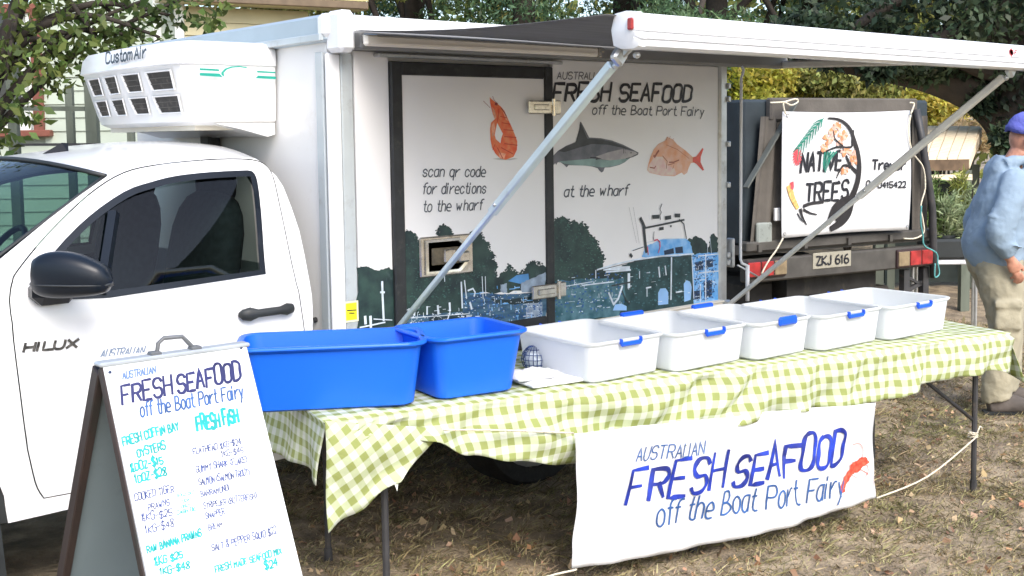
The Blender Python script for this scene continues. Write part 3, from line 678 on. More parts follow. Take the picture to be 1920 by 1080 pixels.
art('printed_fenders', PD, [[(1233, 572), (1233, 549), (1237, 541), (1247, 540), (1252, 548), (1252, 570)], [(1282, 566), (1281, 532), (1286, 525), (1293, 528), (1296, 538), (1294, 562)], [(1148, 582), (1152, 571), (1164, 569), (1174, 574), (1174, 582)]], mat('printed pale blue', (.28, .50, .82), .4, .08, 8), RP, .0036)
mb = MB()
ln = [([(1118, 506), (1150, 496), (1190, 487), (1240, 480), (1300, 476)], 4), ([(1116, 506), (1116, 522)], 3), ([(1258, 482), (1257, 562)], 5), ([(1205, 440), (1210, 474)], 1.5), ([(1296, 478), (1300, 560)], 3), ([(1183, 470), (1206, 462)], 2), ([(1130, 504), (1180, 502)], 9), ([(1135, 510), (1182, 506)], 4), ([(1178, 512), (1178, 540)], 9), ([(1140, 548), (1150, 572)], 5), ([(1166, 536), (1158, 560), (1150, 570)], 6), ([(1090, 535), (1150, 528)], 3), ([(1040, 540), (1110, 528)], 2), ([(1234, 500), (1236, 520)], 5), ([(1246, 498), (1248, 516)], 4), ([(1198, 508), (1198, 522)], 3), ([(1210, 540), (1220, 538)], 4), ([(1212, 538), (1212, 556)], 3), ([(1266, 548), (1278, 546)], 4), ([(1322, 476), (1322, 565)], 4), ([(1308, 480), (1346, 476)], 3), ([(1308, 512), (1346, 508)], 3), ([(1312, 532), (1312, 566)], 3), ([(1330, 445), (1333, 476)], 1.5), ([(1325, 455), (1326, 478)], 1.5), ([(1210, 455), (1245, 447), (1285, 447)], 1.5)]
for i in range(70):
    x = r_.uniform(1040, 1190) if i % 3 else r_.uniform(1200, 1340); y = r_.uniform(515, 580)-(x-1100)*.08; l = r_.uniform(2, 12)
    ln.append(([(x, y), (x+l*.9, y-l*.12)] if r_.random() < .55 else [(x, y), (x+.4, y+l*.7)], r_.uniform(.6, 2)))
strokes_px(mb, PD, ln, .0041); mb.build('printed_boats', PPALE, RP, kind='stuff')
mb = MB()
ln = [([(1199, 408), (1204, 418), (1208, 428)], 9), ([(1206, 425), (1208, 450), (1211, 474)], 9), ([(1205, 428), (1240, 421), (1282, 412)], 5), ([(1272, 411), (1281, 420), (1286, 448)], 3), ([(1240, 382), (1236, 392), (1239, 398), (1236, 404), (1237, 412)], 2.5), ([(1222, 407), (1235, 406)], 10), ([(1246, 409), (1257, 407)], 10), ([(1264, 404), (1274, 404)], 10), ([(1235, 429), (1243, 428)], 8), ([(1225, 434), (1224, 450)], 2), ([(1180, 476), (1184, 482)], 8), ([(1185, 470), (1205, 463)], 2), ([(1255, 424), (1258, 424)], 5), ([(1120, 507), (1180, 492), (1240, 482), (1300, 480)], 1.5), ([(1145, 536), (1185, 528)], 4), ([(1165, 545), (1172, 562), (1180, 570)], 3), ([(1178, 388), (1192, 455)], .6), ([(1186, 388), (1197, 456)], .6)]
strokes_px(mb, PD, ln, .0050); mb.build('printed_mast', mat('printed charcoal', (.035, .045, .05), .4), RP)
mb = MB(); strokes_px(mb, PD, [([(1236, 462), (1236, 454), (1231, 449), (1225, 451)], 4), ([(1213, 462), (1214, 478)], 3), ([(1233, 474), (1237, 460)], 3)], .0054)
c_ = PD.uv((1056, 540)); poly2(mb, PD, [(c_[0]+.017*math.cos(a), c_[1]+.019*math.sin(a)) for a in [i*math.pi/8 for i in range(16)]], .0045)
mb.build('printed_buoy', mat('printed pinkish red', (.55, .10, .16), .4, .3, 40), RP)
Z1 = lambda *p: [(1020+x/5.82, 220+y/5.82) for x, y in p]
art('printed_shark', PD, [Z1((80, 660), (73, 500), (88, 430), (150, 365), (240, 310), (335, 272), (368, 232), (383, 110), (390, 55), (402, 48), (440, 120), (490, 220), (620, 228), (740, 253), (860, 298), (960, 348), (1030, 385), (1022, 410), (940, 440), (880, 490), (820, 520), (720, 545), (660, 548), (645, 590), (625, 602), (600, 580), (583, 555), (520, 537), (440, 527), (265, 522), (245, 547), (222, 522), (180, 492), (148, 490), (130, 520), (120, 500), (102, 520), (95, 580), (90, 650))], mat('printed shark grey', (.095, .105, .12), .45, .25, 14, col2=(.17, .17, .20)), RP, .0015)
art('printed_belly', PD, [Z1((150, 480), (300, 470), (520, 450), (700, 470), (870, 440), (960, 425), (880, 488), (820, 515), (720, 540), (620, 546), (520, 532), (300, 520), (200, 500))], mat('printed belly green grey', (.22, .33, .31), .45, .2, 14), RP, .002)
art('printed_flank', PD, [Z1((560, 430), (700, 380), (860, 345), (990, 375), (1018, 395), (940, 435), (860, 455), (720, 470), (600, 455))], mat('printed flank', (.33, .31, .32), .45, .25, 22, col2=(.45, .43, .41)), RP, .0024)
art('printed_fish', PD, [Z1((1125, 575), (1133, 520), (1160, 430), (1195, 350), (1245, 290), (1318, 255), (1340, 212), (1405, 240), (1450, 295), (1540, 360), (1620, 432), (1665, 430), (1660, 492), (1600, 500), (1575, 555), (1560, 605), (1525, 628), (1500, 602), (1420, 643), (1280, 635), (1150, 605))], mat('printed snapper', (.72, .33, .17), .45, .2, 16, col2=(.74, .48, .36)), RP, .0015)
art('printed_fish_face', PD, [Z1((1130, 570), (1145, 520), (1200, 430), (1290, 430), (1330, 520), (1420, 560), (1440, 625), (1280, 630), (1150, 600))], mat('printed snapper cheek', (.70, .45, .42), .45, .2, 30, col2=(.72, .62, .52)), RP, .002)
art('printed_tail', PD, [Z1((1622, 440), (1660, 425), (1728, 335), (1738, 345), (1708, 430), (1706, 490), (1745, 575), (1728, 582), (1660, 508), (1620, 485))], mat('printed red tail', (.70, .10, .07), .45, .15, 20), RP, .002)
mb = MB(); strokes_px(mb, PD, [(Z1((1200, 440), (1225, 395), (1250, 360)), 5), (Z1((1360, 490), (1410, 490), (1470, 465)), 3), (Z1((1150, 545), (1200, 555), (1215, 530)), 3), (Z1((1290, 420), (1340, 480), (1330, 560)), 2)], .0028); mb.build('printed_gill', mat('printed brown line', (.33, .10, .06), .45), RP)
Z2 = lambda *p: [(780+x/6.857, 160+y/6.857) for x, y in p]
art('printed_prawn', PD, [Z2((945, 150), (965, 175), (1030, 225), (1090, 275), (1135, 330), (1165, 400), (1190, 455), (1230, 540), (1270, 640), (1300, 720), (1295, 830), (1250, 920), (1150, 957), (1080, 940), (1020, 880), (975, 800), (955, 700), (950, 560), (963, 480), (1010, 435), (985, 370), (968, 300), (950, 220))], mat('printed prawn orange', (.80, .11, .035), .45, .25, 30, col2=(.80, .25, .10)), BD, .0015)
art('printed_prawn_light', PD, [Z2((975, 270), (1010, 330), (1030, 420), (1010, 440), (985, 360)), Z2((965, 520), (1000, 470), (1015, 540), (1000, 640), (975, 660)), Z2((1060, 860), (1150, 880), (1130, 945), (1070, 930)), Z2((1110, 330), (1160, 410), (1180, 460), (1150, 440))], mat('printed prawn pale', (.82, .38, .24), .45, .2, 40), BD, .002)
art('printed_gap', PD, [Z2((1040, 485), (1080, 560), (1112, 620), (1092, 680), (1082, 745), (1022, 692), (1008, 640), (1022, 560))], PANEL, BD, .0024)
mb = MB(); strokes_px(mb, PD, [(Z2((950, 290), (900, 240), (860, 200)), 1), (Z2((1040, 230), (1000, 190), (980, 140)), 1), (Z2((1010, 235), (1045, 245)), 6), (Z2((1090, 290), (1140, 360), (1160, 400)), 2)], .0026); mb.build('printed_feelers', mat('printed dark red', (.25, .03, .03), .45), BD)
art('printed_shadow', PD, [Z2((980, 945), (1060, 935), (1150, 950), (1260, 935), (1310, 945), (1200, 962), (1080, 960))], mat('printed drop tone', (.52, .51, .48), .45), BD, .0012)
def stipple(name, patch, polys, n, sz, m, parent, h, edge=1, seed=1):
    r = random.Random(seed); mb = MB()
    for pl in polys:
        P_ = [tuple(p) for p in pl]; per = [math.dist(P_[i], P_[i-1]) for i in range(len(P_))]
        for _ in range(n):
            if edge:
                i = r.choices(range(len(P_)), per)[0]; t = r.random(); x = P_[i][0]*t+P_[i-1][0]*(1-t)+r.gauss(0, 1.5); y = P_[i][1]*t+P_[i-1][1]*(1-t)+r.gauss(0, 1.5)
            else:
                x = r.uniform(min(p[0] for p in P_), max(p[0] for p in P_)); y = r.uniform(min(p[1] for p in P_), max(p[1] for p in P_)); c = False
                for i in range(len(P_)):
                    a, b = P_[i], P_[i-1]
                    if (a[1] > y) != (b[1] > y) and x < (b[0]-a[0])*(y-a[1])/(b[1]-a[1])+a[0]: c = not c
                if not c: continue
            k = r.uniform(.5, 1.3)*sz; a0 = r.uniform(0, 6); q = [patch.uv((x+k*math.cos(a0+j*1.257)*r.uniform(.5, 1.2), y+k*.8*math.sin(a0+j*1.257)*r.uniform(.5, 1.2))) for j in range(5)]
            mb.add([patch.at(u, v, h+r.uniform(0, .0002)) for u, v in q], [(0, 1, 2, 3, 4)])
    mb.build(name, m, parent, kind='stuff')
TS = [[(752, 437), (765, 434), (778, 440), (784, 458), (790, 478), (800, 486)], [(820, 440), (822, 431), (832, 424), (843, 429), (846, 440)], [(893, 428), (903, 440), (908, 452), (918, 460), (915, 468), (926, 478), (922, 486), (932, 497), (926, 508), (931, 520)], [(940, 515), (948, 512), (954, 497), (962, 509), (974, 514), (984, 507), (990, 496), (1003, 490), (1016, 498)]]
for k, pl in enumerate(TS): stipple('printed_foliage', PD, [pl+pl[::-1][1:-1]], 150, 2.2, PTREE, BD, .0013, 1, 3+k)
TR_ = [(1036, 428), (1040, 416), (1048, 409), (1056, 408), (1064, 413), (1068, 421), (1076, 416), (1083, 421), (1092, 418), (1099, 424), (1101, 438), (1110, 446), (1118, 455), (1124, 470), (1131, 480), (1130, 492)]
stipple('printed_foliage', PD, [TR_+TR_[::-1][1:-1]], 260, 2.4, PTREE, RP, .0013, 1, 9)
PGRN = mat('printed leaf highlight', (.03, .085, .07), .45, .4, 30)
stipple('printed_highlights', PD, [TR_+[(1130, 510), (1036, 520)]], 420, 1.7, PGRN, RP, .0014, 0, 12)
stipple('printed_highlights', PD, [[(754, 440), (785, 460), (792, 480), (868, 495), (930, 480), (930, 550), (754, 590)]], 620, 1.8, PGRN, BD, .0014, 0, 13)
stipple('printed_sparkle', PD, [[(868, 550), (1014, 552), (1014, 600), (868, 608)], [(754, 590), (868, 585), (868, 606), (754, 606)]], 110, 1.2, PPALE, BD, .0031, 0, 14)
stipple('printed_glints', PD, [[(868, 550), (1014, 552), (1014, 600), (868, 608)]], 260, 2.0, mat('printed deep blue', (.02, .10, .30), .4, .4, 30), BD, .0025, 0, 15)
stipple('printed_sparkle', PD, [[(1040, 522), (1165, 505), (1170, 575), (1040, 596)], [(1296, 480), (1342, 476), (1342, 560), (1300, 566)]], 90, 1.3, PPALE, RP, .0037, 0, 16)
stipple('printed_glints', PD, [[(1040, 522), (1165, 505), (1170, 575), (1040, 596)], [(1296, 480), (1342, 476), (1342, 560), (1300, 566)]], 200, 2.1, mat('printed deep blue', (.02, .10, .30)), RP, .0034, 0, 17)
stipple('printed_detail', PD, [[(1180, 500), (1290, 482), (1298, 566), (1185, 580)]], 200, 2.0, mat('printed teal fleck', (.05, .14, .16), .45, .4, 30), RP, .0030, 0, 18)
art('printed_back', PD, [Z1((150, 368), (240, 315), (340, 275), (385, 120), (398, 60), (430, 140), (470, 232), (620, 240), (740, 268), (860, 312), (960, 360), (860, 335), (700, 300), (520, 290), (380, 330), (220, 380))], mat('printed shark back', (.045, .05, .055), .45, .25, 14), RP, .0021)
mb = MB(); strokes_px(mb, PD, [(Z1((870, 330), (862, 360), (866, 395)), 1.6), (Z1((885, 340), (878, 365), (882, 392)), 1.2), (Z1((890, 450), (960, 432), (1010, 410)), 1.5), (Z1((500, 440), (560, 440), (620, 450), (560, 458)), 3), (Z1((940, 385), (950, 388)), 3)], .0029); mb.build('printed_lines', mat('printed shark line', (.03, .03, .035), .45), RP)
mb = MB(); strokes_px(mb, PD, [(Z1((1330, 250), (1345, 212)), 1), (Z1((1360, 240), (1375, 205)), 1), (Z1((1400, 250), (1412, 228)), 1), (Z1((1190, 430), (1196, 415), (1206, 425)), 5), (Z1((1640, 460), (1700, 400)), 1.5), (Z1((1650, 480), (1715, 520)), 1.5), (Z1((1330, 300), (1450, 350), (1580, 450)), 1.4), (Z1((1350, 520), (1420, 500), (1400, 560)), 2.5)], .0029); mb.build('printed_lines', mat('printed fish line', (.45, .16, .10), .45), RP)
mb = MB(); strokes_px(mb, PD, [(Z2((1080, 400), (1170, 420)), 1.4), (Z2((1100, 480), (1210, 500)), 1.6), (Z2((1120, 570), (1250, 580)), 1.6), (Z2((1130, 660), (1285, 670)), 1.8), (Z2((1130, 750), (1300, 770)), 1.8), (Z2((1090, 800), (1240, 880)), 1.8), (Z2((1040, 800), (1110, 940)), 1.8), (Z2((1010, 760), (980, 830)), 1.4), (Z2((1060, 300), (1050, 420), (1040, 470)), 1.6)], .0027); mb.build('printed_lines', mat('printed prawn line', (.55, .035, .02), .45), BD)
letters('printed_text', PD, [('scan qr code', (792, 331), (911, 331), 20), ('for directions', (792, 363.5), (912, 362), 20), ('to the wharf', (793, 397), (905, 393), 20)], mat('charcoal wrap print', (.07, .08, .10), .45), BD, weight=.12, slant=.16, h=.0018)
letters('headline', PD, [('FRESH SEAFOOD', (1036, 189), (1298, 190), 33)], INK, RP, weight=.19, slant=.22, h=.0018, brush=.16, wob=.3)
letters('printed_text', PD, [('AUSTRALIAN', (1044, 148), (1135, 149), 13)], mat('charcoal wrap print'[:-1], (.10, .10, .12), .45), RP, weight=.14, slant=.2, h=.0018)
letters('printed_text', PD, [('off the Boat Port Fairy', (1110, 214), (1320, 217), 17), ('at the wharf', (1057, 368.5), (1178, 366), 20)], mat('charcoal wrap print', (.07, .08, .10)), RP, weight=.14, slant=.22, h=.0018, wob=.15)

# ================================================================== AWNING (part of the truck)
FAB = mat('grey awning fabric', (.22, .22, .225), .8, .08, 3, trans=.5, stretch=(1, 6, 1)); ROLLW = mat('white awning shell', (.80, .81, .83), .28, .01, 2, coat=.4, dirt=(.72, .72, .71), dscale=5, dthr=.66)
rl, rr_ = 2.60, 5.36; ry = 2.47; rz0, rz1 = 1.940, 2.052
cz = 2.086; cy = 3.884
mb = MB(); g = []
for i in range(9):
    t = i/8
    for k in range(25): s_ = k/24; g.append(Vector((2.53+(5.34-2.53)*s_, cy+(ry+.03-cy)*t, cz+.015+(rz1-.012-cz-.015)*t-.020*math.sin(math.pi*t)+.004*math.sin(s_*9+t*2))))
mb.add(g, [(i*25+k, i*25+k+1, (i+1)*25+k+1, (i+1)*25+k) for i in range(8) for k in range(24)])
AW = mb.build('awning', FAB, TR, smooth=True, solid=.003)
def rsect(x):   # profile of the front casing in YZ, facing the camera
    pr = [(.04, rz1-.004), (.0, rz1), (-.045, rz1-.006), (-.062, rz1-.022), (-.066, rz1-.060), (-.058, rz1-.063), (-.064, rz1-.067), (-.066, rz1-.083), (-.057, rz1-.086), (-.062, rz1-.090), (-.060, rz0+.006), (-.04, rz0-.002), (.01, rz0), (.045, rz0+.012), (.055, rz0+.06)]
    return [Vector((x, ry+a, b)) for a, b in pr]
RO = MB().rings([rsect(rl), rsect((rl+rr_)/2), rsect(rr_)]).build('front_casing', ROLLW, AW, smooth=True, angle=20)
for x, sg in ((rl, -1), (rr_, 1)):
    b = MB(); ce = Vector((x, ry, (rz0+rz1)/2)); rg = []
    for k, dx in ((1.06, -.002), (1.07, .012), (1.0, .024), (.75, .03)): rg.append([Vector((x+sg*dx, ce.y+(p.y-ce.y)*k, ce.z+(p.z-ce.z)*k)) for p in rsect(x)])
    b.rings(rg); e_ = b.build('end_cap', ROLLW, AW, smooth=True, angle=30)
a = onP((1180, 42), Vector((2.578, 0, 0)), Vector((1, 0, 0)))
MB().box((2.567, ry-.035, 2.012), (.012, .022, .036), bev=.004).build('red_inset', REDP, AW)
rp = Patch((5.1, ry-.066, 2.0), (1, 0, 0), (0, 0, 1))
q0 = onY((1890, 80), ry-.066); mb = MB(); c_ = Vector((q0.x+.03, ry-.0675, rz1-.042))
for s_ in (0, 1): mb.box(c_, (.030, .001, .022), Matrix.Rotation(s_*.78, 3, 'Y'))
mb.build('red_logo', mat('red logo', (.75, .05, .06), .4), RO)
mb = MB(); lettering(mb, Patch((c_.x, ry-.066, c_.z), (1, 0, 0), (0, 0, 1)), 'F', (.028, -.010), (.050, -.010), .020, .2, .2, .002, px=False); mb.build('casing_lettering', mat('red logo', (.75, .05, .06)), RO)
# wall case, brackets, folded arm, rafter
CASE = mat('grey awning case', (.22, .22, .215), .45, .06, 6)
MB().box(((2.56+5.37)/2, 3.930, 2.070), (5.37-2.56, .075, .076), bev=.010).build('wall_case', CASE, AW)
MB().box((2.497, 3.945, 2.100), (.075, .12, .165), bev=.018).build('case_bracket', ROLLW, AW)
MB().box((2.60, 3.895, 2.070), (.07, .03, .045), bev=.006).box((2.60, 3.885, 2.075), (.03, .03, .02)).build('arm_joint', CHROME, AW)
a, b = onY((683, 76), 3.85), onY((1119, 98), 3.85)
mb = MB(); mb.box(((a.x+b.x)/2, 3.850, (a.z+b.z)/2+.001), (b.x-a.x, .030, .044), bev=.008); mb.box(((a.x+b.x)/2, 3.836, (a.z+b.z)/2-.006), (b.x-a.x-.02, .010, .004)); mb.build('folded_arm', mat('ivory arm', (.88, .83, .74), .35, .02, 4), AW)
mb = MB(); mb.box((b.x+.012, 3.85, b.z), (.02, .035, .045), bev=.005); mb.box((b.x+.03, 3.85, b.z+.01), (.03, .02, .02), bev=.004); mb.build('arm_joint', CHROME, AW)
MB().bar((5.33, 3.90, 2.052), (5.10, 2.50, 1.995), .03, .04, bev=.008).build('rafter', CREAM, AW)
def prop(foot, top, name='support_arm', m1=ARMBL):
    f, t = Vector(foot), Vector(top); d = t-f; mid = f+d*.52
    MB().bar(f, mid, .022, .022, bev=.004).build(name, m1, AW)
    MB().bar(mid-d*.02, t-d*.04, .032, .032, bev=.005).build(name, m1, AW)
    mb = MB(); mb.box(t-d*.02, (.05, .03, .05), Matrix.Rotation(.7, 3, 'Y'), bev=.008); mb.ell(t-d*.045+Vector((0, -.02, 0)), (.012, .012, .012)); mb.bar(t-d*.03, t+Vector((.03, -.02, .03)), .02, .03, bev=.005); mb.ell(t+Vector((.02, -.03, -.02)), (.013, .012, .010)); mb.ell(mid+Vector((-.02, -.012, .01)), (.007, .007, .007)); mb.build('arm_knuckle', ALU, AW, smooth=True, angle=40)
    MB().box(f+Vector((0, .02, -.01)), (.05, .04, .07), bev=.008).build('wall_bracket', ALU, AW)
prop((2.735, 3.965, .86), onX((1172, 92), 2.612))
prop((4.925, 3.95, .75), onY((1908, 122), ry-.03), m1=mat('satin silver arm', (.70, .70, .66), .35, .06, 12, metal=.2))
# crank handle hanging from the case end
cz_ = onY((1388, 490), 3.88); ct = onY((1391, 122), 3.88)
mb = MB(); X_ = (cz_.x+ct.x)/2
c = thing('awning_crank', 'thin white crank rod hanging from the awning case behind the truck body', 'crank handle', (X_, 3.88, 1.0))
mb.tube([(X_+.004, 3.88, 2.03), (X_+.02, 3.88, 2.015), (X_+.012, 3.88, 1.99), (X_, 3.88, 1.97), (X_-.002, 3.88, cz_.z+.01), (X_+.01, 3.88, cz_.z-.012), (X_+.06, 3.88, cz_.z-.03)], .0075, 8); mb.build('rod', ROLLW, c, smooth=True)
mb = MB(); mb.tube([(X_+.058, 3.88, cz_.z-.025), (X_+.058, 3.88, cz_.z-.22)], .011, 8); mb.build('grip', ROLLW, c, smooth=True)
mb = MB(); mb.tube([(X_-.02, 3.885, cz_.z-.02), (X_+.16, 3.885, cz_.z-.10)], .005, 6); mb.build('hook', ALU, c, smooth=True)

# ================================================================== TABLES
TZ = .735
tA = onZ((622, 787), TZ+.01); tB = onZ((1884, 622), TZ+.01); tA.z = tB.z = 0
te = (tB-tA).normalized(); tL = (tB-tA).length; tv = Vector((-te.y, te.x, 0)); DEP = .76
def T(s, v, z): return tA+te*s+tv*v+Vector((0, 0, z))
LAM = mat('table laminate', (.55, .54, .50), .5, .05, 5)
def table(s0, s1, label, seen):
    c0 = T((s0+s1)/2, DEP/2, 0); t = thing('folding_table', label, 'table', c0, 'folding trestle tables under the gingham cloth')
    rot = Matrix.Rotation(math.atan2(te.y, te.x), 3, 'Z')
    MB().box(T((s0+s1)/2, DEP/2, TZ-.018), (s1-s0-.02, DEP-.03, .034), rot, bev=.008).build('tabletop', LAM, t)
    for s, inn in ((s0+.20, 1), (s1-.12, -1)):
        for v in (.05, DEP-.07):
            sx = s-inn*.02
            MB().tube([T(sx, v, TZ-.04), T(sx, v, .03)], .013, 8).tube([T(sx, v, .05), T(sx, v, .0)], .017, 8).build('leg', DARKST, t, smooth=True, angle=40)
        MB().tube([T(s, .05, .55), T(s, DEP-.07, .55)], .010, 8).build('cross_rail', DARKST, t, smooth=True)
        for v in (.05, DEP-.07):
            if s0 < .1 and inn == 1: continue
            MB().tube([T(s-inn*.02, v, .33), T(s+inn*.36, v+(.2 if v < .3 else -.1), TZ-.05)], .0095, 6).build('brace', DARKST, t, smooth=True)
    return t
table(.02, tL*.5-.01, 'left trestle table with dark steel legs beside the price board', 1)
table(tL*.5+.01, tL-.03, 'right trestle table with dark steel legs and diagonal brace near the man', 1)

# ------------------------------------------------------------------ gingham cloth
def gingham():
    m = bpy.data.materials.new('gingham cloth'); m.use_nodes = True; t = m.node_tree; b = t.nodes['Principled BSDF']; L = t.links.new
    uv = t.nodes.new('ShaderNodeUVMap'); uv.uv_map = 'uv'; sx = t.nodes.new('ShaderNodeSeparateXYZ'); L(uv.outputs[0], sx.inputs[0]); outs = []
    for k in (0, 1):
        mu = t.nodes.new('ShaderNodeMath'); mu.operation = 'MULTIPLY'; mu.inputs[1].default_value = 1/.054; L(sx.outputs[k], mu.inputs[0])
        f = t.nodes.new('ShaderNodeMath'); f.operation = 'FRACT'; L(mu.outputs[0], f.inputs[0])
        g = t.nodes.new('ShaderNodeMapRange'); g.inputs['From Min'].default_value = .48; g.inputs['From Max'].default_value = .52; L(f.outputs[0], g.inputs['Value']); outs.append(g.outputs[0])
    ad = t.nodes.new('ShaderNodeMath'); ad.operation = 'ADD'; L(outs[0], ad.inputs[0]); L(outs[1], ad.inputs[1])
    hf = t.nodes.new('ShaderNodeMath'); hf.operation = 'MULTIPLY'; hf.inputs[1].default_value = .5; L(ad.outputs[0], hf.inputs[0])
    cr = t.nodes.new('ShaderNodeValToRGB'); e = cr.color_ramp.elements; e[0].color = (.78, .81, .70, 1); e[1].color = (.36, .41, .13, 1); n = cr.color_ramp.elements.new(.5); n.color = (.60, .66, .42, 1); L(hf.outputs[0], cr.inputs[0])
    nz = t.nodes.new('ShaderNodeTexNoise'); nz.inputs['Scale'].default_value = 9; L(uv.outputs[0], nz.inputs['Vector']); nz.inputs['Detail'].default_value = 6
    hs = t.nodes.new('ShaderNodeHueSaturation'); mr = t.nodes.new('ShaderNodeMapRange'); mr.inputs['To Min'].default_value = .86; mr.inputs['To Max'].default_value = 1.08; L(nz.outputs[0], mr.inputs['Value']); L(mr.outputs[0], hs.inputs['Value']); L(cr.outputs[0], hs.inputs['Color']); L(hs.outputs[0], b.inputs['Base Color'])
    b.inputs['Roughness'].default_value = .75
    bp = t.nodes.new('ShaderNodeBump'); bp.inputs['Strength'].default_value = .35; bp.inputs['Distance'].default_value = .01; n2 = t.nodes.new('ShaderNodeTexNoise'); n2.inputs['Scale'].default_value = 14; n2.inputs['Detail'].default_value = 3; n2.inputs['Distortion'].default_value = 1.5; L(uv.outputs[0], n2.inputs['Vector']); L(n2.outputs[0], bp.inputs['Height']); L(bp.outputs[0], b.inputs['Normal'])
    tr = t.nodes.new('ShaderNodeBsdfTranslucent'); L(hs.outputs[0], tr.inputs[0]); ms = t.nodes.new('ShaderNodeMixShader'); ms.inputs[0].default_value = .25; L(b.outputs[0], ms.inputs[1]); L(tr.outputs[0], ms.inputs[2]); L(ms.outputs[0], t.nodes['Material Output'].inputs[0])
    return m
GING = gingham()
tn = -tv    # outward from the front edge
# hem heights along the front edge read from the photo
fo = T(0, -.035, 0)
def hemz(px): p = onP(px, fo, tn); return ((p-fo).dot(te), p.z)
hem = [(-.05, .60), hemz((700, 812)), hemz((800, 822)), hemz((880, 853)), hemz((960, 862)), hemz((1075, 872)), hemz((1200, 850)), hemz((1380, 790)), hemz((1500, 768)), hemz((1560, 764)), hemz((1650, 750)), hemz((1750, 715)), hemz((1860, 694)), (tL+.02, .555), (tL+.3, .54)]
def H(s):
    for (a, za), (b, zb) in zip(hem, hem[1:]):
        if a <= s <= b: w = (s-a)/(b-a); w = w*w*(3-2*w); return za+(zb-za)*w
    return hem[-1][1]
cm = MB(); cm.uv = []; CT = TZ+.006
ns, nv, nt = 180, 14, 16
vs = []; uvs = []
for i in range(ns+1):
    s = -.03+(tL+.05)*i/ns
    for j in range(nv): 
        v = DEP+.02-(DEP+.02)*j/(nv-1)*1.0; z = CT+.0025*noise1(s*9, v*5)+.001
        vs.append(T(s, v-.018 if j == nv-1 else v, z if j < nv-1 else CT)); uvs.append((s, -v))
    hz_ = H(s); dr_ = CT-hz_
    for j in range(1, nt+1):
        t = j/nt; d = dr_*t
        amp = .020*t+.005
        out = .022+.028*t+amp*(math.sin(s*17+2*math.sin(s*3))+.6*math.sin(s*31+1+t*2))*.8+.010*math.sin(s*6+t*5)
        # bunched, slanting folds around mid table
        b1 = math.exp(-((s-1.55)/.28)**2)
        out += b1*.026*math.sin((s*19+t*7))+.02*b1*t+.006*math.sin(s*47+t*9+3*math.sin(s*5))
        b2 = math.exp(-((s-1.0)/.35)**2); out += b2*.016*math.sin(s*9-t*9)
        z = CT-d if t > .08 else CT-d
        if j == 1: out = .012
        vs.append(T(s+.02*b1*math.sin(t*5), -out, z)); uvs.append((s+.02*math.sin(t*3+s*4)*t, .0+d))
nr = nv+nt
cm.add(vs, [(i*nr+j, i*nr+j+1, (i+1)*nr+j+1, (i+1)*nr+j) for i in range(ns) for j in range(nr-1)]); cm.uv += uvs
# left end drop
lo = T(-.035, 0, 0); vs = []; uvs = []
nb = 30
for i in range(nb+1):
    v = DEP*i/nb; p = onP((500+(1-i/nb)*112, 893+(1-i/nb)*19), lo, -te)
    hz_ = .530+.012*math.sin(v*9)
    for j in range(13):
        t = j/12; z = CT-(CT-hz_)*t; out = .015+.03*t+.012*t*math.sin(v*22+1)+.01*math.sin(v*9+t*3)*t
        if j == 0: out = .026
        vs.append(T(-out-.004, v, z)); uvs.append((v+.013, -(CT-z)))
cm.add(vs, [(i*13+j, (i+1)*13+j, (i+1)*13+j+1, i*13+j+1) for i in range(nb) for j in range(12)]); cm.uv += uvs
# right end drop with a pointed corner
vs = []; uvs = []
for i in range(25):
    v = -.04+(DEP+.04)*i/24
    hz_ = .50+.10*min(1, max(0, (v+.04)/.35))+.01*math.sin(v*13)
    for j in range(13):
        t = j/12; z = CT-(CT-hz_)*t; out = .016+.10*t*(1-.3*t)+.014*t*math.sin(v*19+2)
        if j == 0: out = .012
        vs.append(T(tL+out, v+(.05*(1-t) if i == 0 else 0), z)); uvs.append((v+.02, CT-z))
cm.add(vs, [(i*13+j, (i+1)*13+j, (i+1)*13+j+1, i*13+j+1) for i in range(24) for j in range(12)]); cm.uv += uvs
# turned-over corner flap at the left front
fo2 = T(0, -.065, 0)
A_, B_, C_, D_ = [onP(q, fo2, tn) for q in ((614, 792), (836, 806), (748, 903), (612, 996))]
vs = []; uvs = []; nf = 20
u0 = te*math.cos(.5)+Vector((0, 0, 1))*math.sin(.42); 
for i in range(nf+1):
    for j in range(nf+1):
        a, b = i/nf, j/nf
        p = (A_.lerp(B_, a)).lerp(D_.lerp(C_, a), b)
        sag = -.012*math.sin(a*math.pi)*b*0
        o_ = tn*(-.028*(1-b)*(1-.2*a)+.020*math.sin(a*5+b*2)*b+.010*math.sin(a*11-b*4)*b+.012*math.sin(b*6))
        if j == nf: p = p+Vector((0, 0, -.012*math.sin(a*math.pi)+.006*math.sin(a*9)))
        q = p+o_; vs.append(q); d_ = p-A_; us, vz = d_.dot(te), d_.z
        uvs.append((us*.86+vz*.5, -us*.5+vz*.86))
cm.add(vs, [(i*(nf+1)+j, i*(nf+1)+j+1, (i+1)*(nf+1)+j+1, (i+1)*(nf+1)+j) for i in range(nf) for j in range(nf)]); cm.uv += uvs
CLOTH = cm.build('tablecloth', GING, None, smooth=True, solid=.0022)
tag(CLOTH, 'green and white gingham cloth draped over the seafood tables, one corner hanging loose', 'tablecloth')
mb = MB(); q = onP((742, 905), fo2, tn); mb.prism([q+Vector((-.008, 0, 0)), q+Vector((.010, 0, .004)), q+Vector((.004, 0, -.03))], tn*.004); mb.build('torn_tip', mat('white cloth back', (.78, .8, .72), .8), CLOTH)

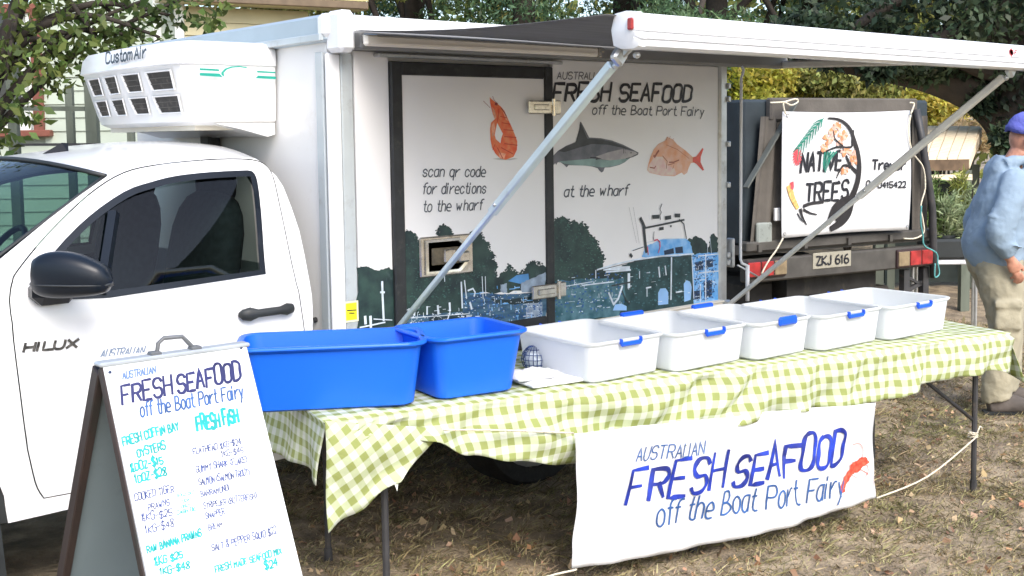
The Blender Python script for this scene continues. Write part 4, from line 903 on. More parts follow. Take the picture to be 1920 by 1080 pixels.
# ================================================================== TUBS
def tub(name, label, cat, group, c, w, d, h, m, rot, taper=.035, rimw=.018, flare=0, latch=False, rr0=.06):
    t = thing(name, label, cat, c, group); R_ = Matrix.Rotation(rot, 3, 'Z'); c = Vector(c)
    def ring(k, z, off=0):
        w2, d2, r = w/2-taper*(1-k)+off, d/2-taper*(1-k)+off, rr0+off*.6; q = []
        for sx, sy, a0 in ((1, 1, 0), (-1, 1, 90), (-1, -1, 180), (1, -1, 270)):
            for i in range(6):
                a = math.radians(a0+90*i/5); q.append(c+R_ @ Vector((sx*(w2-r)+r*math.cos(a), sy*(d2-r)+r*math.sin(a), z)))
        return q
    th = .004
    rg = [ring(0, .0, -.012), ring(.03, .008), ring(.5, h*.5), ring(.93, h*.90), ring(.95, h*.905, .004), ring(1, h*.955, rimw), ring(1, h*.985, rimw), ring(1, h, rimw-.004), ring(1, h, .002), ring(.98, h*.985, -th), ring(.5, h*.5, -th), ring(.05, .014, -th), ring(0, .010, -.016)]
    MB().rings(rg).build('shell', m, t, smooth=True, angle=50)
    if latch:
        for sg in (-1, 1):
            big = latch == 2 and sg == -1
            lw = .085; y = sg*(d/2+rimw+.004); zc = h*.93 if not big else h*.975
            mb = MB(); 
            if sg == 1 and latch in (2, 3): mb.box(c+R_ @ Vector((.0, y-.006, h*1.03)), (lw*1.5, .026, .020), R_, bev=.006)
            elif big: mb.box(c+R_ @ Vector((.0, y, zc)), (lw*1.35, .018, .038), R_, bev=.008)
            else:
                mb.box(c+R_ @ Vector((.0, y, zc-.008)), (lw*1.25, .016, .017), R_, bev=.005)
                for s2 in (-1, 1): mb.box(c+R_ @ Vector((s2*lw*.60, y, zc+.003)), (.008, .018, .022), R_, bev=.003)
            mb.build('latch', BLUEL, t, smooth=False)
    return t
ra = math.atan2(te.y, te.x)
def center_from(pl, pr, w, d, back=0.0, r=None):
    """near bottom corners read from the photo -> tub centre on the tabletop"""
    P, Q = onZ(pl, CT+.004), onZ(pr, CT+.004); rot = ra if r is None else r
    mid = (P+Q)/2; ex = Vector((math.cos(rot), math.sin(rot), 0)); ey = Vector((-ex.y, ex.x, 0))
    return mid+ey*(d/2-.03+back), rot
def put(kind, pl, pr, label, d, h, m, latch=0, r=None, back=0, **k):
    P, Q = onZ(pl, CT+.004), onZ(pr, CT+.004); w = (Q-P).length+.05+k.pop('dw', 0)
    c, rot = center_from(pl, pr, w, d, back, r)
    return tub(kind, label, 'tub', k.pop('group'), c, w, d, h, m, rot, latch=latch, **k)
gb = 'blue tubs on the left end of the table'; gw = 'milky storage tubs in a row on the table'
put('blue_tub', (470, 766), (779, 760), 'large blue plastic tub at the left end of the table beside the price board', .31, .232, BLUEP, 0, group=gb, taper=.030, rimw=.018, rr0=.06, r=math.radians(-32), back=-.045)
put('blue_tub', (818, 749), (978, 735), 'blue plastic tub between the other blue tub and the milky white tubs', .34, .232, BLUEP, 0, group=gb, taper=.030, rimw=.018, rr0=.05, r=math.radians(-9))
xs = [((1098, 719), (1251, 699)), ((1259, 699), (1404, 677)), ((1411, 677), (1524, 660)), ((1534, 660), (1656, 640)), ((1664, 640), (1781, 619))]
lb = ['milky storage tub with blue latch next to the folded white paper', 'milky storage tub with blue latch, second from the blue tubs', 'milky storage tub with a blue latch standing raised, middle of the row', 'milky storage tub with blue latch, second from the right end of the row', 'milky storage tub with blue latch at the bare right end of the table']
for i, ((a, b), l) in enumerate(zip(xs, lb)): put('storage_tub', a, b, l, .46, .158, CLEARP, (1, 3, 2, 1, 1)[i], group=gw, taper=.014, rimw=.009, rr0=.042, r=math.radians(-3), back=.02, dw=-.035)
# folded paper / bags and net bag
PAPER = mat('white butchers paper', (.82, .83, .84), .7, .03, 8, bump=.3, bscale=30)
c0 = onZ((1046, 722), CT+.006); rot = Matrix.Rotation(ra+.06, 3, 'Z')
for k, (w, d, dx, dy, z) in enumerate(((.24, .20, .0, .09, .007), (.20, .16, -.05, .12, .026))):
    cen = c0+Matrix.Rotation(ra, 3, 'Z') @ Vector((dx, dy, z)); mb = MB(); vs = []; n_ = 12
    for top in (0, 1):
        for i in range(n_+1):
            for j in range(n_+1):
                x, y = i/n_-.5, j/n_-.5; ed = 1-max(abs(x), abs(y))*2
                zz = (1 if top else -1)*.009*min(1, ed*5+.35)+top*.004*noise1(x*9+k, y*7)
                vs.append(cen+rot @ Vector((x*w, y*d, zz)))
    N1 = (n_+1)**2; fs = [(i*(n_+1)+j, (i+1)*(n_+1)+j, (i+1)*(n_+1)+j+1, i*(n_+1)+j+1) for i in range(n_) for j in range(n_)]
    fs = [f[::-1] for f in fs]+[tuple(N1+i for i in f) for f in fs]
    bd = [i*(n_+1) for i in range(n_+1)]+[n_*(n_+1)+j for j in range(1, n_+1)]+[i*(n_+1)+n_ for i in range(n_-1, -1, -1)]+[j for j in range(n_-1, 0, -1)]
    fs += [(bd[i], bd[(i+1) % len(bd)], bd[(i+1) % len(bd)]+N1, bd[i]+N1) for i in range(len(bd))]
    o = mb.add(vs, fs).build('folded_paper', PAPER, None, smooth=True)
    tag(o, ['wide folded white paper lying on the cloth in front of the first milky tub', 'smaller white paper bundle lying on top of the wide one beside the blue tub'][k], 'paper', 'white paper bundles on the cloth')
NET = mat('dark blue net', (.02, .05, .16), .6, .2, 30)
cn = onZ((1008, 697), CT+.004)+tv*.02; t = thing('net_bag', 'small dark blue mesh bag lying between blue tub and first milky tub', 'net bag', cn)
mb = MB()
for k in range(9):
    a = k*math.pi/9; mb.tube([cn+Vector((math.cos(a)*.052*math.cos(p)*(1+.1*math.sin(k*3)), math.sin(a)*.052*math.cos(p), .05+.055*math.sin(p))) for p in [i*math.pi/12*2 for i in range(13)]], .0017, 4, cap=False)
for z in (-.04, -.02, 0, .02, .04): mb.tube([cn+Vector((math.cos(p)*.052*math.sqrt(1-(z/.056)**2), math.sin(p)*.052*math.sqrt(1-(z/.056)**2), .05+z)) for p in [i*math.pi/8 for i in range(17)]], .0017, 4, cap=False)
mb.build('mesh', NET, t); MB().ell(cn+Vector((0, 0, .045)), (.042, .042, .042)).build('contents', mat('pale contents', (.55, .62, .68), .6, .2, 40), t, smooth=True)

# ================================================================== SEAFOOD BANNER hung from the tables
VIN = mat('white banner vinyl', (.80, .81, .82), .42, .015, 2, trans=.12, bump=1.0, bscale=3.2, dirt=(.72, .72, .72), dscale=4, dthr=.64)
bo = T(0, -.085, 0); bTL, bTR, bBR, bBL = [onP(q, bo, tn) for q in ((1075, 812), (1645, 756), (1644, 934), (1081, 1068))]
def bdisp(u, v):
    return .010*math.sin(u*4+v*5)+.007*math.sin(u*9.5-v*8+1)+.0045*math.sin(u*21+v*15)+.003*math.sin(u*37-v*28)+.012*math.exp(-((u-.15-v*.5)/.05)**2)*.6-.010*math.exp(-((u-.9+v*.4)/.04)**2)+.006*math.exp(-((v+.45)/.03)**2)
BP = Patch(bTL, te, (0, 0, 1), bdisp)
def buv(p): d = p-bTL; return (d.dot(BP.eu), d.dot(BP.ev))
cTL, cTR, cBR, cBL = [buv(p) for p in (bTL, bTR, bBR, bBL)]
mb = MB(); nu, nv2 = 70, 30; vs = []
for i in range(nu+1):
    for j in range(nv2+1):
        a, b = i/nu, j/nv2
        tu = cTL[0]+(cTR[0]-cTL[0])*a, cTL[1]+(cTR[1]-cTL[1])*a+.006*math.sin(a*math.pi)
        bu = cBL[0]+(cBR[0]-cBL[0])*a, cBL[1]+(cBR[1]-cBL[1])*a-.030*math.sin(a*math.pi)
        u = tu[0]+(bu[0]-tu[0])*b; v = tu[1]+(bu[1]-tu[1])*b
        u += .012*math.sin(b*math.pi*1.5)*(a < .001)+.010*math.sin(b*math.pi)*(-1)*(a > .999)
        vs.append(BP.at(u, v))
mb.add(vs, [(i*(nv2+1)+j, i*(nv2+1)+j+1, (i+1)*(nv2+1)+j+1, (i+1)*(nv2+1)+j) for i in range(nu) for j in range(nv2)])
BAN = mb.build('banner', VIN, None, smooth=True, solid=.0012)
tag(BAN, 'white banner with blue brush lettering and a red prawn tied below the table edge', 'banner')
def bpx(px): return px
letters('headline', BP, [('FRESH', (1175, 944), (1362, 910), 62), ('SEAFOOD', (1372, 911), (1588, 868), 62)], NAVY2, BAN, weight=.125, slant=.22, h=.005, brush=.28, wob=.5)
letters('banner_text', BP, [('AUSTRALIAN', (1192, 865), (1318, 849), 25)], BLUINK, BAN, weight=.09, slant=.2, h=.005)
letters('banner_text', BP, [('off the Boat Port Fairy', (1228, 985), (1582, 928), 44)], BLUINK, BAN, weight=.085, slant=.14, h=.005, wob=.2)
PR1 = mat('banner prawn red', (.62, .05, .03), .45, .3, 60, col2=(.75, .14, .08))
art('banner_prawn', BP, [[(1573, 925), (1578, 905), (1584, 893), (1595, 882), (1598, 872), (1608, 866), (1620, 858), (1630, 860), (1633, 868), (1622, 876), (1615, 886), (1600, 894), (1590, 906), (1583, 922)]], PR1, BAN, h=.005, amp=1.5, step=.02)
mb = MB()
def bstroke(pts, w):
    q = [Vector(BP.uv(p)) for p in smooth2(pts)]; vs = []
    for i, p in enumerate(q):
        t = (q[min(i+1, len(q)-1)]-q[max(i-1, 0)]).normalized(); nn = Vector((-t.y, t.x))*w; vs += [BP.at(*(p+nn), .0055), BP.at(*(p-nn), .0055)]
    mb.add(vs, [(2*i, 2*i+1, 2*i+3, 2*i+2) for i in range(len(q)-1)])
bstroke([(1620, 862), (1621, 845), (1612, 832), (1600, 834)], .0011); bstroke([(1628, 868), (1630, 885), (1622, 898)], .0010); bstroke([(1615, 880), (1628, 888), (1630, 892)], .0013); bstroke([(1624, 872), (1634, 880), (1640, 905), (1630, 928)], .0006)
bstroke([(1600, 892), (1612, 898)], .001); mb.build('banner_prawn_feeler', PR1, BAN)
ROPE = mat('cream cord', (.72, .66, .52), .8, .1, 60, bump=.5, bscale=120)
def rope(name, label, pts, r=.004, m=ROPE, group=None, cat='cord'):
    o = MB().tube(smooth2([tuple(p) for p in pts], 5) if len(pts) > 2 else pts, r, 6).build(name, m, None, smooth=True); tag(o, label, cat, group); return o
rope('cord', 'cream cord stretched along the gingham hem to the banner corner', [onP((832, 806), bo, tn)+tn*-.0, onP((950, 807), bo, tn), bTL])
rope('cord', 'cream cord from lower right banner corner tied round the right table leg', [bBR, onP((1740, 893), bo, tn), T(tL-.14, .03, .26)+Vector((0, 0, .0))])
lg = T(tL-.14, .05, .27)
mb = MB()
for k in range(3): mb.tube([lg+Vector((.021*math.cos(a), .021*math.sin(a), (k-1)*.011+.003*math.sin(a*2+k))) for a in [i*math.pi/5 for i in range(11)]], .004, 5, cap=False)
mb.tube([lg+Vector((.02, -.01, 0)), lg+Vector((.045, -.01, .03)), lg+Vector((.07, -.01, .018))], .004, 5).tube([lg+Vector((-.02, -.01, 0)), lg+Vector((-.05, -.01, .02))], .004, 5)
tag(mb.build('cord_knot', ROPE, None, smooth=True), 'knotted cream cord wound round the right table leg', 'knot')
rope('cord', 'cream cord from lower left banner corner towards the left table leg', [bBL, onP((1010, 1086), bo, tn), onP((900, 1130), bo, tn)])

# ================================================================== SANDWICH BOARD
a_, b_ = onY((190, 691), 2.9), onY((458, 644), 2.9); bz_ = (a_.z+b_.z)/2
bx0, bx1 = a_.x, b_.x; SB = thing('sandwich_board', 'white price board with hand-written seafood menu on a dark timber A-frame', 'sandwich board', ((bx0+bx1)/2, 2.9, 0))
WOOD = mat('dark stained timber', (.022, .018, .017), .55, .35, 6, col2=(.05, .032, .028), stretch=(1, 1, .2), dirt=(.02, .03, .025), dscale=8)
GREYB = mat('grey blue board back', (.20, .26, .29), .5, .08, 2, dirt=(.14, .18, .2), dscale=3)
BWHITE = mat('whiteboard laminate', (.80, .82, .83), .3, .01, 3, coat=.2, dirt=(.74, .78, .79), dscale=7, dthr=.62)
fs_, bs_ = .52, .58
bot = lambda x, sgn, k, z=0: Vector((x, 2.9+sgn*k*(bz_-z)/bz_*1.0, z))
wl = .035
fl = Patch((bx0, 2.9-.018, bz_-.012), (1, 0, 0), (0, -fs_/bz_*-1, 1))
# front leaf: panel follows the slope; slightly wider at the foot as measured
dn = Vector((0, -fs_, -bz_)).normalized(); nf_ = Vector((0, -bz_, fs_)).normalized(); LN = math.hypot(fs_, bz_)
P0 = Vector((bx0, 2.888, bz_)); P1 = Vector((bx1, 2.888, bz_))
q0, q1 = P0+dn*LN+Vector((.0, 0, 0)), P1+dn*LN+Vector((.0, 0, 0))
FP = MB().prism([P0, P1, q1, q0], -nf_*.012).build('front_board', BWHITE, SB)
for x, y_ in ((bx0-.004, 0), (bx1-.018, 0)):
    MB().bar(Vector((x+.011, 2.905, bz_-.005)), Vector((x+.011, 2.905, bz_))+dn*LN+Vector((0, .012, -.02)), .022, .030, up=nf_, bev=.003).build('frame_rail', WOOD, SB)
dnb = Vector((0, bs_, -bz_)).normalized(); nb_ = Vector((0, bz_, bs_)).normalized(); LB = math.hypot(bs_, bz_)
for x in (bx0+.005, bx1-.010):
    MB().bar(Vector((x, 2.925, bz_-.012)), Vector((x, 2.925, bz_))+dnb*LB, .024, .042, up=nb_, bev=.003).build('frame_rail', WOOD, SB)
P0, P1 = Vector((bx0+.008, 2.93, bz_-.02)), Vector((bx1-.012, 2.93, bz_-.02)); MB().prism([P0, P1, P1+dnb*LB*.98, P0+dnb*LB*.98], nb_*.008).build('back_board', GREYB, SB)
MB().box(((bx0+bx1)/2, 2.905, bz_+.004), (bx1-bx0+.02, .045, .012), bev=.004).build('top_strip', mat('grey top strip', (.46, .50, .53), .4, .1, 10, metal=.3), SB)
h0, h1 = onY((293, 661), 2.905), onY((362, 653), 2.905)
mb = MB(); mb.tube([Vector((h0.x, 2.905, bz_+.0)), Vector((h0.x+.006, 2.905, bz_+.038)), Vector((h0.x+.022, 2.905, bz_+.050)), Vector((h1.x-.030, 2.905, bz_+.048)), Vector((h1.x-.012, 2.905, bz_+.028)), Vector((h1.x+.01, 2.905, bz_+.002))], (.006), 8)
mb.box((h1.x+.005, 2.905, bz_+.012), (.03, .03, .012), bev=.003).box((h0.x-.005, 2.905, bz_+.012), (.03, .03, .012), bev=.003); mb.build('handle', mat('handle grey', (.15, .16, .17), .4, .2, 12), SB, smooth=True, angle=40)
mb = MB()
FPt = Patch(Vector((bx0, 2.888, bz_)), (1, 0, 0), -dn)
for px in ((206, 698), (452, 652)):
    u, v = FPt.uv(px); mb.ell(FPt.at(u, v, .001), (.0045, .003, .0045))
mb.build('screw', mat('screw blue black', (.03, .05, .12), .4), FP)
letters('headline', FPt, [('FRESH', (229, 758), (329, 738), 34), ('SEAFOOD', (334, 737), (457, 711), 35)], NAVY, FP, weight=.15, slant=.18, h=.0015, brush=.15, wob=.3)
letters('board_text', FPt, [('AUSTRALIAN', (230, 711), (294, 699), 13)], mat('pale blue print', (.10, .18, .36), .45), FP, weight=.18, slant=.2, h=.0015)
letters('board_text', FPt, [('off the Boat Port Fairy', (264, 782), (459, 745), 26)], BLUINK, FP, weight=.125, slant=.15, h=.0015)
teal = [('FRESH COFFIN BAY', (231, 836), (337, 806), 16), ('OYSTERS', (258, 857), (312, 842), 15), ('½DOZ-$15', (246, 886), (307, 868), 15), ('1DOZ-$28', (254, 906), (314, 890), 15),
        ('RAW BANANA PRAWNS', (276, 1037), (379, 1005), 14), ('½KG $25', (290, 1060), (344, 1046), 14), ('1KG-$48', (300, 1078), (357, 1066), 14),
        ('FRESH FISH', (370, 808), (450, 792), 26), ('FRESH MADE SEAFOOD MIX', (404, 1074), (529, 1038), 12), ('$24', (497, 1068), (522, 1060), 15), ('SOLD OUT', (331, 932), (366, 925), 5), ('TODAY', (338, 943), (360, 938), 5), ('ONLY', (340, 953), (357, 949), 5), ('CASH OK', (332, 965), (367, 957), 7)]
pen = [('COOKED TIGER', (253, 939), (327, 922), 13), ('PRAWNS', (278, 957), (319, 946), 12), ('½KG-$25', (266, 978), (324, 966), 14), ('1KG-$48', (273, 1001), (328, 987), 14),
       ('FLATHEAD ½KG-$24', (362, 852), (453, 833), 12), ('1KG-$45', (416, 857), (457, 848), 11), ('GUMMY SHARK (FLAKE)', (368, 886), (464, 866), 12), ('SALMON (SALMON TROUT)', (373, 910), (469, 890), 12),
       ('BARRAMUNDI', (377, 932), (431, 919), 11), ('STRIPEJER (BUTTERFISH)', (382, 954), (482, 934), 11), ('SNAPPER', (386, 973), (422, 964), 11), ('BREAM', (391, 994), (418, 988), 10), ('SALT & PEPPER SQUID $22', (398, 1034), (520, 1000), 13)]
letters('marker_writing', FPt, teal, TEAL, FP, weight=.19, slant=.1, h=.0015, wob=.5, brush=.2)
letters('marker_writing', FPt, pen, PEN, FP, weight=.125, slant=.1, h=.0015, wob=.5)
mb = MB(); strokes_px(mb, FPt, [([(358, 831), (400, 824), (440, 812), (480, 801)], 1.1), ([(393, 1009), (450, 992), (510, 970)], 1.1), ([(446, 993), (450, 990)], 4)], .002); mb.build('marker_line', mat('pale green marker', (.45, .72, .66), .5), FP)

# ================================================================== CANOPY UTE behind
GA = 11.0; gd = Vector((math.cos(math.radians(-GA)), math.sin(math.radians(-GA)), 0)); gb_ = Vector((-gd.y, gd.x, 0))
gO = atD((1400, 500), 8.0); gO.z = 0
gn = -gb_
def Gp(px, off=0): return onP(px, gO+gn*off, gn)
def gw_(px, off=0): p = Gp(px, off)-gO; return p.dot(gd), p.z
def Q(u, v, z): return gO+gd*u+gb_*v+Vector((0, 0, z))
CANV = mat('weathered canvas', (.10, .09, .078), .85, .2, 4, bump=.35, bscale=14, dirt=(.07, .065, .06), dscale=3); CANVD = mat('dark green grey canvas', (.018, .028, .035), .7, .3, 3, bump=.3, bscale=9)
UTE = mat('grey brown tray steel', (.075, .07, .062), .6, .2, 8, dirt=(.06, .05, .045), dscale=6)
uL, zT = gw_((1440, 186)); uR, _ = gw_((1716, 175)); _, zB = gw_((1500, 455)); _, zC0 = gw_((1500, 520)); _, zC1 = gw_((1500, 478))
uTL, _ = gw_((1392, 500)); uTR, _ = gw_((1748, 490))
UT = thing('canopy_ute', 'brown canvas-covered ute tray parked rear-on with a tree banner tied across it', 'ute', Q((uTL+uTR)/2, 1.2, 0))
rotg = Matrix.Rotation(math.radians(-GA), 3, 'Z')
LT = 2.6
uw = uTR-uTL
MB().box(Q((uTL+uTR)/2, LT/2+.03, (zT+zB)/2), (uw-.06, LT, zT-zB), rotg, bev=.02).build('canopy', CANVD, UT)
rw_ = .0
MB().box(Q((uL+uR)/2, .0, zT-.07), (uR-uL, .06, .16), rotg, bev=.012).build('canopy_header', CANV, UT)
for s_ in ((1400, 1463), (1704, 1732)):
    mb = MB(); u0_, u1_ = gw_((s_[0], 330))[0], gw_((s_[1], 330))[0]; vs = []; n1, n2 = 14, 14
    for i in range(n1+1):
        for j in range(n2+1):
            a, b = i/n1, j/n2; topn = .35 if s_[0] == 1400 else 0
            u = u0_+(u1_-u0_)*(a if not topn else 1-(1-a)*(1-topn*(1-b))); vs.append(Q(u, -.02-.018*math.sin(a*13+b*1.5), zT-.12-(zT-.12-zB-.03)*b))
    mb.add(vs, [(i*(n2+1)+j, i*(n2+1)+j+1, (i+1)*(n2+1)+j+1, (i+1)*(n2+1)+j) for i in range(n1) for j in range(n2)]); mb.build('canvas_curtain', CANV, UT, smooth=True)
MB().box(Q((uTL+uTR)/2, .0, zB+.0), (uw, .10, .07), rotg, bev=.01).box(Q((uTL+uTR)/2, LT/2, zB-.03), (uw, LT, .06), rotg).build('tray_edge', UTE, UT)
MB().box(Q((uTL+uTR)/2, -.01, (zC0+zC1)/2+.0), (uw-.0, .09, zC1-zC0), rotg, bev=.012).build('rear_bumper', UTE, UT)
MB().bar(Gp((1492, 192), .05), Gp((1398, 352), .06), .012, .05, up=gn).build('tie_strap', mat('faded strap', (.10, .11, .10), .7, .1, 9), UT)
def lamp(x0, x1, y0, y1, lab):
    p, q = Gp((x0, (y0+y1)/2), .06), Gp((x1, (y0+y1)/2), .06); c = (p+q)/2; hgt = abs(Gp((x0, y0), .06).z-Gp((x0, y1), .06).z); w = (q-p).length
    L_ = MB().box(c, (w, .04, hgt), rotg, bev=.008).build('tail_light', mat('lamp housing', (.05, .03, .03), .4), UT)
    n = 3
    for k in range(n):
        mm = REDP if k < 2 else mat('amber white lens', (.26, .20, .12), .3, .2, 20)
        if lab == 'r': mm = REDP if k > 0 else mat('amber white lens', (.50, .42, .26), .3)
        MB().box(c+gd*((k-1)*w/3)+gn*.022, (w/3-.012, .012, hgt*.8), rotg, bev=.004).build('lens', mm, L_)
lamp(1398, 1472, 486, 520, 'l'); lamp(1680, 1745, 466, 500, 'r')
pl = gw_((1513, 503)); pr = gw_((1584, 501)); pp = Patch(Q(pl[0], -.062, pl[1]), gd, (0, 0, 1)); PW = pr[0]-pl[0]
mb = MB(); mb.box(Q((pl[0]+pr[0])/2, -.058, pl[1]+.055), (PW, .006, .115), rotg, bev=.002); PLT = mb.build('number_plate', mat('cream number plate', (.36, .34, .27), .45, .05, 9, dirt=(.3, .27, .2), dscale=30), UT)
mb = MB(); lettering(mb, pp, 'ZKJ 616', (.03, .025), (PW-.03, .025), .062, .2, 0, .004, px=False); mb.build('plate_characters', INK, PLT)
for (x0, x1, y0, y1) in ((1690, 1702, 505, 560), (1726, 1738, 500, 560)):
    p = Gp((x0, y0), 0); q = Gp((x1, y0), 0); MB().bar((p+q)/2, Vector(((p+q).x/2, (p+q).y/2, 0)), .06, .05, up=gn).build('stand_leg', DARKST, UT)
MB().bar(Gp((1700, 545), .0), Gp((1730, 528), .0), .03, .03, up=gn).bar(Gp((1700, 520), 0), Gp((1730, 535), 0), .02, .03, up=gn).build('stand_brace', DARKST, UT)
mb = MB(); mb.box(Q(uTL+uw*.5, .9, zC0-.06), (.9, 1.6, .18), rotg); mb.box(Q(uTL+.35, .5, zC0-.16), (.30, .6, .30), rotg, bev=.05); mb.build('underbody', CHASS, UT)
a, b = gw_((1532, 540), -.3), gw_((1640, 540), -.3)
MB().box(Q((a[0]+b[0])/2, .3, .36), (b[0]-a[0], .4, .26), rotg, bev=.04).build('underslung_box', mat('brown grey box', (.085, .075, .065), .6, .2, 5), UT)
for uu in (uTL+.28, uTR-.28):
    mb = MB(); ce = Q(uu, 1.2, .33); 
    mb.rings([[ce+gd*o_+gb_*(r*math.cos(a))+Vector((0, 0, r*math.sin(a))) for a in [2*math.pi*k/28 for k in range(28)]] for o_, r in ((-.10, .2), (-.11, .30), (-.08, .33), (.08, .33), (.11, .30), (.10, .2))]); mb.build('wheel', TYRE, UT, smooth=True, angle=40)
MB().tube([Gp((1718, 205), .05), Gp((1728, 260), .08), Gp((1738, 320), .10), Gp((1748, 390), .10), Gp((1750, 460), .08), Gp((1750, 520), .05)], .028, 8).build('canopy_bow', DARKST, UT, smooth=True)
MB().box(Gp((1432, 444), .03), (.14, .03, .20), rotg, bev=.01).build('corner_bracket', mat('pale bracket', (.28, .31, .29), .5, .1, 9, dirt=(.12, .12, .11), dscale=20), UT)
MB().box(Gp((1457, 402), .05), (.05, .02, .09), rotg, bev=.004).build('white_tag', PAPER, UT)
mb = MB()
for uu in np.linspace(uTL+.1, uTR-.1, 5): mb.box(Q(uu, -.06, zB-.01), (.03, .02, .05), rotg)
mb.build('tray_hook', UTE, UT)
# native trees banner
gb0 = Gp((1467, 209), .11); 
def gdisp(u, v): return .010*math.sin(u*3+v*4)+.005*math.sin(u*9-v*5)
GP = Patch(Gp((1467, 209), .11), gd, (0, 0, 1), gdisp)
cs = [GP.uv(p) for p in ((1467, 209), (1708, 207), (1703, 431), (1466, 447))]
mb = MB(); vs = []; n_ = 24
for i in range(n_+1):
    for j in range(n_+1):
        a, b = i/n_, j/n_; tp = (cs[0][0]+(cs[1][0]-cs[0][0])*a, cs[0][1]+(cs[1][1]-cs[0][1])*a-.012*math.sin(a*math.pi)); bt_ = (cs[3][0]+(cs[2][0]-cs[3][0])*a, cs[3][1]+(cs[2][1]-cs[3][1])*a+.01*math.sin(a*math.pi))
        vs.append(GP.at(tp[0]+(bt_[0]-tp[0])*b, tp[1]+(bt_[1]-tp[1])*b))
mb.add(vs, [(i*(n_+1)+j, i*(n_+1)+j+1, (i+1)*(n_+1)+j+1, (i+1)*(n_+1)+j) for i in range(n_) for j in range(n_)])
NB = mb.build('tree_banner', VIN, None, smooth=True, solid=.002)
tag(NB, 'white square banner with painted tree wreath and native tree lettering on the ute', 'banner')
Z3 = lambda *p: [(1400+x/3.6, 180+y/3.6) for x, y in p]
letters('headline', GP, [('NATIVE', (1502, 322), (1578, 320), 36), ('TREE', (1512, 376), (1573, 373), 35), ("S", (1577, 373), (1590, 372), 32)], INK, NB, weight=.15, slant=.08, h=.008, wob=.4, brush=.15)
letters('apostrophe', GP, [("'", (1571, 350), (1575, 350), 10)], INK, NB, weight=.5, h=.008)
letters('banner_text', GP, [('Trevor', (1633, 317), (1694, 318), 17)], INK, NB, weight=.24, h=.008)
letters('banner_text', GP, [('0', (1623, 350), (1629, 350), 11), ('0415422', (1645, 352), (1694, 351), 11)], INK, NB, weight=.24, h=.008)
BARK = mat('painted black trunk', (.018, .016, .018), .5, .2, 20)
mb = MB()
def gstroke(mbx, pts, w, h=.009):
    q = [Vector(GP.uv(p)) for p in smooth2(Z3(*pts), 3)]; vs = []; ws = w if isinstance(w, (list, tuple)) else [w]*2
    for i, p in enumerate(q):
        t = (q[min(i+1, len(q)-1)]-q[max(i-1, 0)]).normalized(); f = i/(len(q)-1); nn = Vector((-t.y, t.x))*(ws[0]+(ws[1]-ws[0])*f); vs += [GP.at(*(p+nn), h), GP.at(*(p-nn), h)]
    mbx.add(vs, [(2*i, 2*i+1, 2*i+3, 2*i+2) for i in range(len(q)-1)])
gstroke(mb, [(540, 150), (600, 155), (650, 180), (690, 230), (712, 300), (735, 380), (748, 480), (740, 580), (715, 660), (680, 730)], (.006, .030))
gstroke(mb, [(560, 900), (640, 850), (680, 790), (690, 720)], (.02, .05)); gstroke(mb, [(550, 860), (590, 760), (640, 720), (690, 700)], (.02, .04)); gstroke(mb, [(600, 840), (650, 770), (690, 720)], (.06, .05))
gstroke(mb, [(705, 230), (700, 300), (690, 345), (600, 345), (530, 375)], (.010, .006)); gstroke(mb, [(640, 340), (590, 290), (575, 230)], (.008, .004)); gstroke(mb, [(740, 520), (690, 470), (660, 400)], (.014, .008)); gstroke(mb, [(690, 480), (640, 470), (600, 555)], (.012, .004))
gstroke(mb, [(385, 745), (440, 725), (520, 715)], (.013, .010)); gstroke(mb, [(385, 765), (430, 790), (475, 800)], (.010, .004)); gstroke(mb, [(365, 760), (380, 820), (405, 870)], (.014, .004)); gstroke(mb, [(345, 790), (365, 830), (385, 850)], (.006, .003))
mb.build('painted_trunk', BARK, NB)
mb = MB()
for k in range(9):
    t = k/8; cx, cy2 = 500-150*t, 160+190*t
    gstroke(mb, [(cx, cy2), (cx-30+10*t, cy2+8), (cx-62+20*t, cy2+30)], (.006, .002)); gstroke(mb, [(cx, cy2), (cx-4, cy2+40), (cx-8, cy2+78*(.5+.5*t)+14)], (.006, .002))
gstroke(mb, [(510, 150), (430, 240), (345, 350)], (.004, .004))
for k in range(5): gstroke(mb, [(600-k*18, 375), (560-k*10, 430), (530-k*3, 520-k*8)], (.007, .002))
mb.build('painted_fern', mat('painted fern green', (.01, .20, .14), .5, .3, 30), NB)
mb = MB(); mb2 = MB(); r_ = random.Random(5)
for cx, cy2, s_ in ((600, 210, 30), (640, 265, 32), (545, 290, 36), (520, 350, 26), (660, 375, 34), (710, 400, 30), (715, 440, 26), (650, 500, 28), (575, 240, 26), (620, 320, 20)):
    for k in range(12):
        a = r_.uniform(0, 6.28); gstroke(mb if k % 2 else mb2, [(cx, cy2), (cx+s_*.6*math.cos(a), cy2+s_*.6*math.sin(a)), (cx+s_*math.cos(a+.2), cy2+s_*math.sin(a+.2))], (.006, .013), .0080+.0003*k/12)
mb.build('painted_blossom', mat('painted pink blossom', (.72, .42, .34), .5, .2, 40), NB); mb2.build('painted_blossom', mat('painted orange blossom', (.62, .26, .12), .5, .25, 40), NB)
mb = MB()
for k in range(16):
    a = k*.393; gstroke(mb, [(340, 410), (340+20*math.cos(a), 410+35*math.sin(a)), (340+32*math.cos(a), 410+62*math.sin(a))], (.008, .003), .0085)
gstroke(mb, [(305, 580), (310, 610), (305, 630)], (.018, .014), .0095); mb.build('painted_red_flower', mat('painted red flower', (.68, .08, .10), .5, .2, 30), NB)
mb = MB(); gstroke(mb, [(290, 600), (310, 680), (350, 760)], (.030, .016), .0085); mb.build('painted_banksia', mat('painted banksia gold', (.72, .42, .14), .5, .35, 60), NB)
mb = MB()
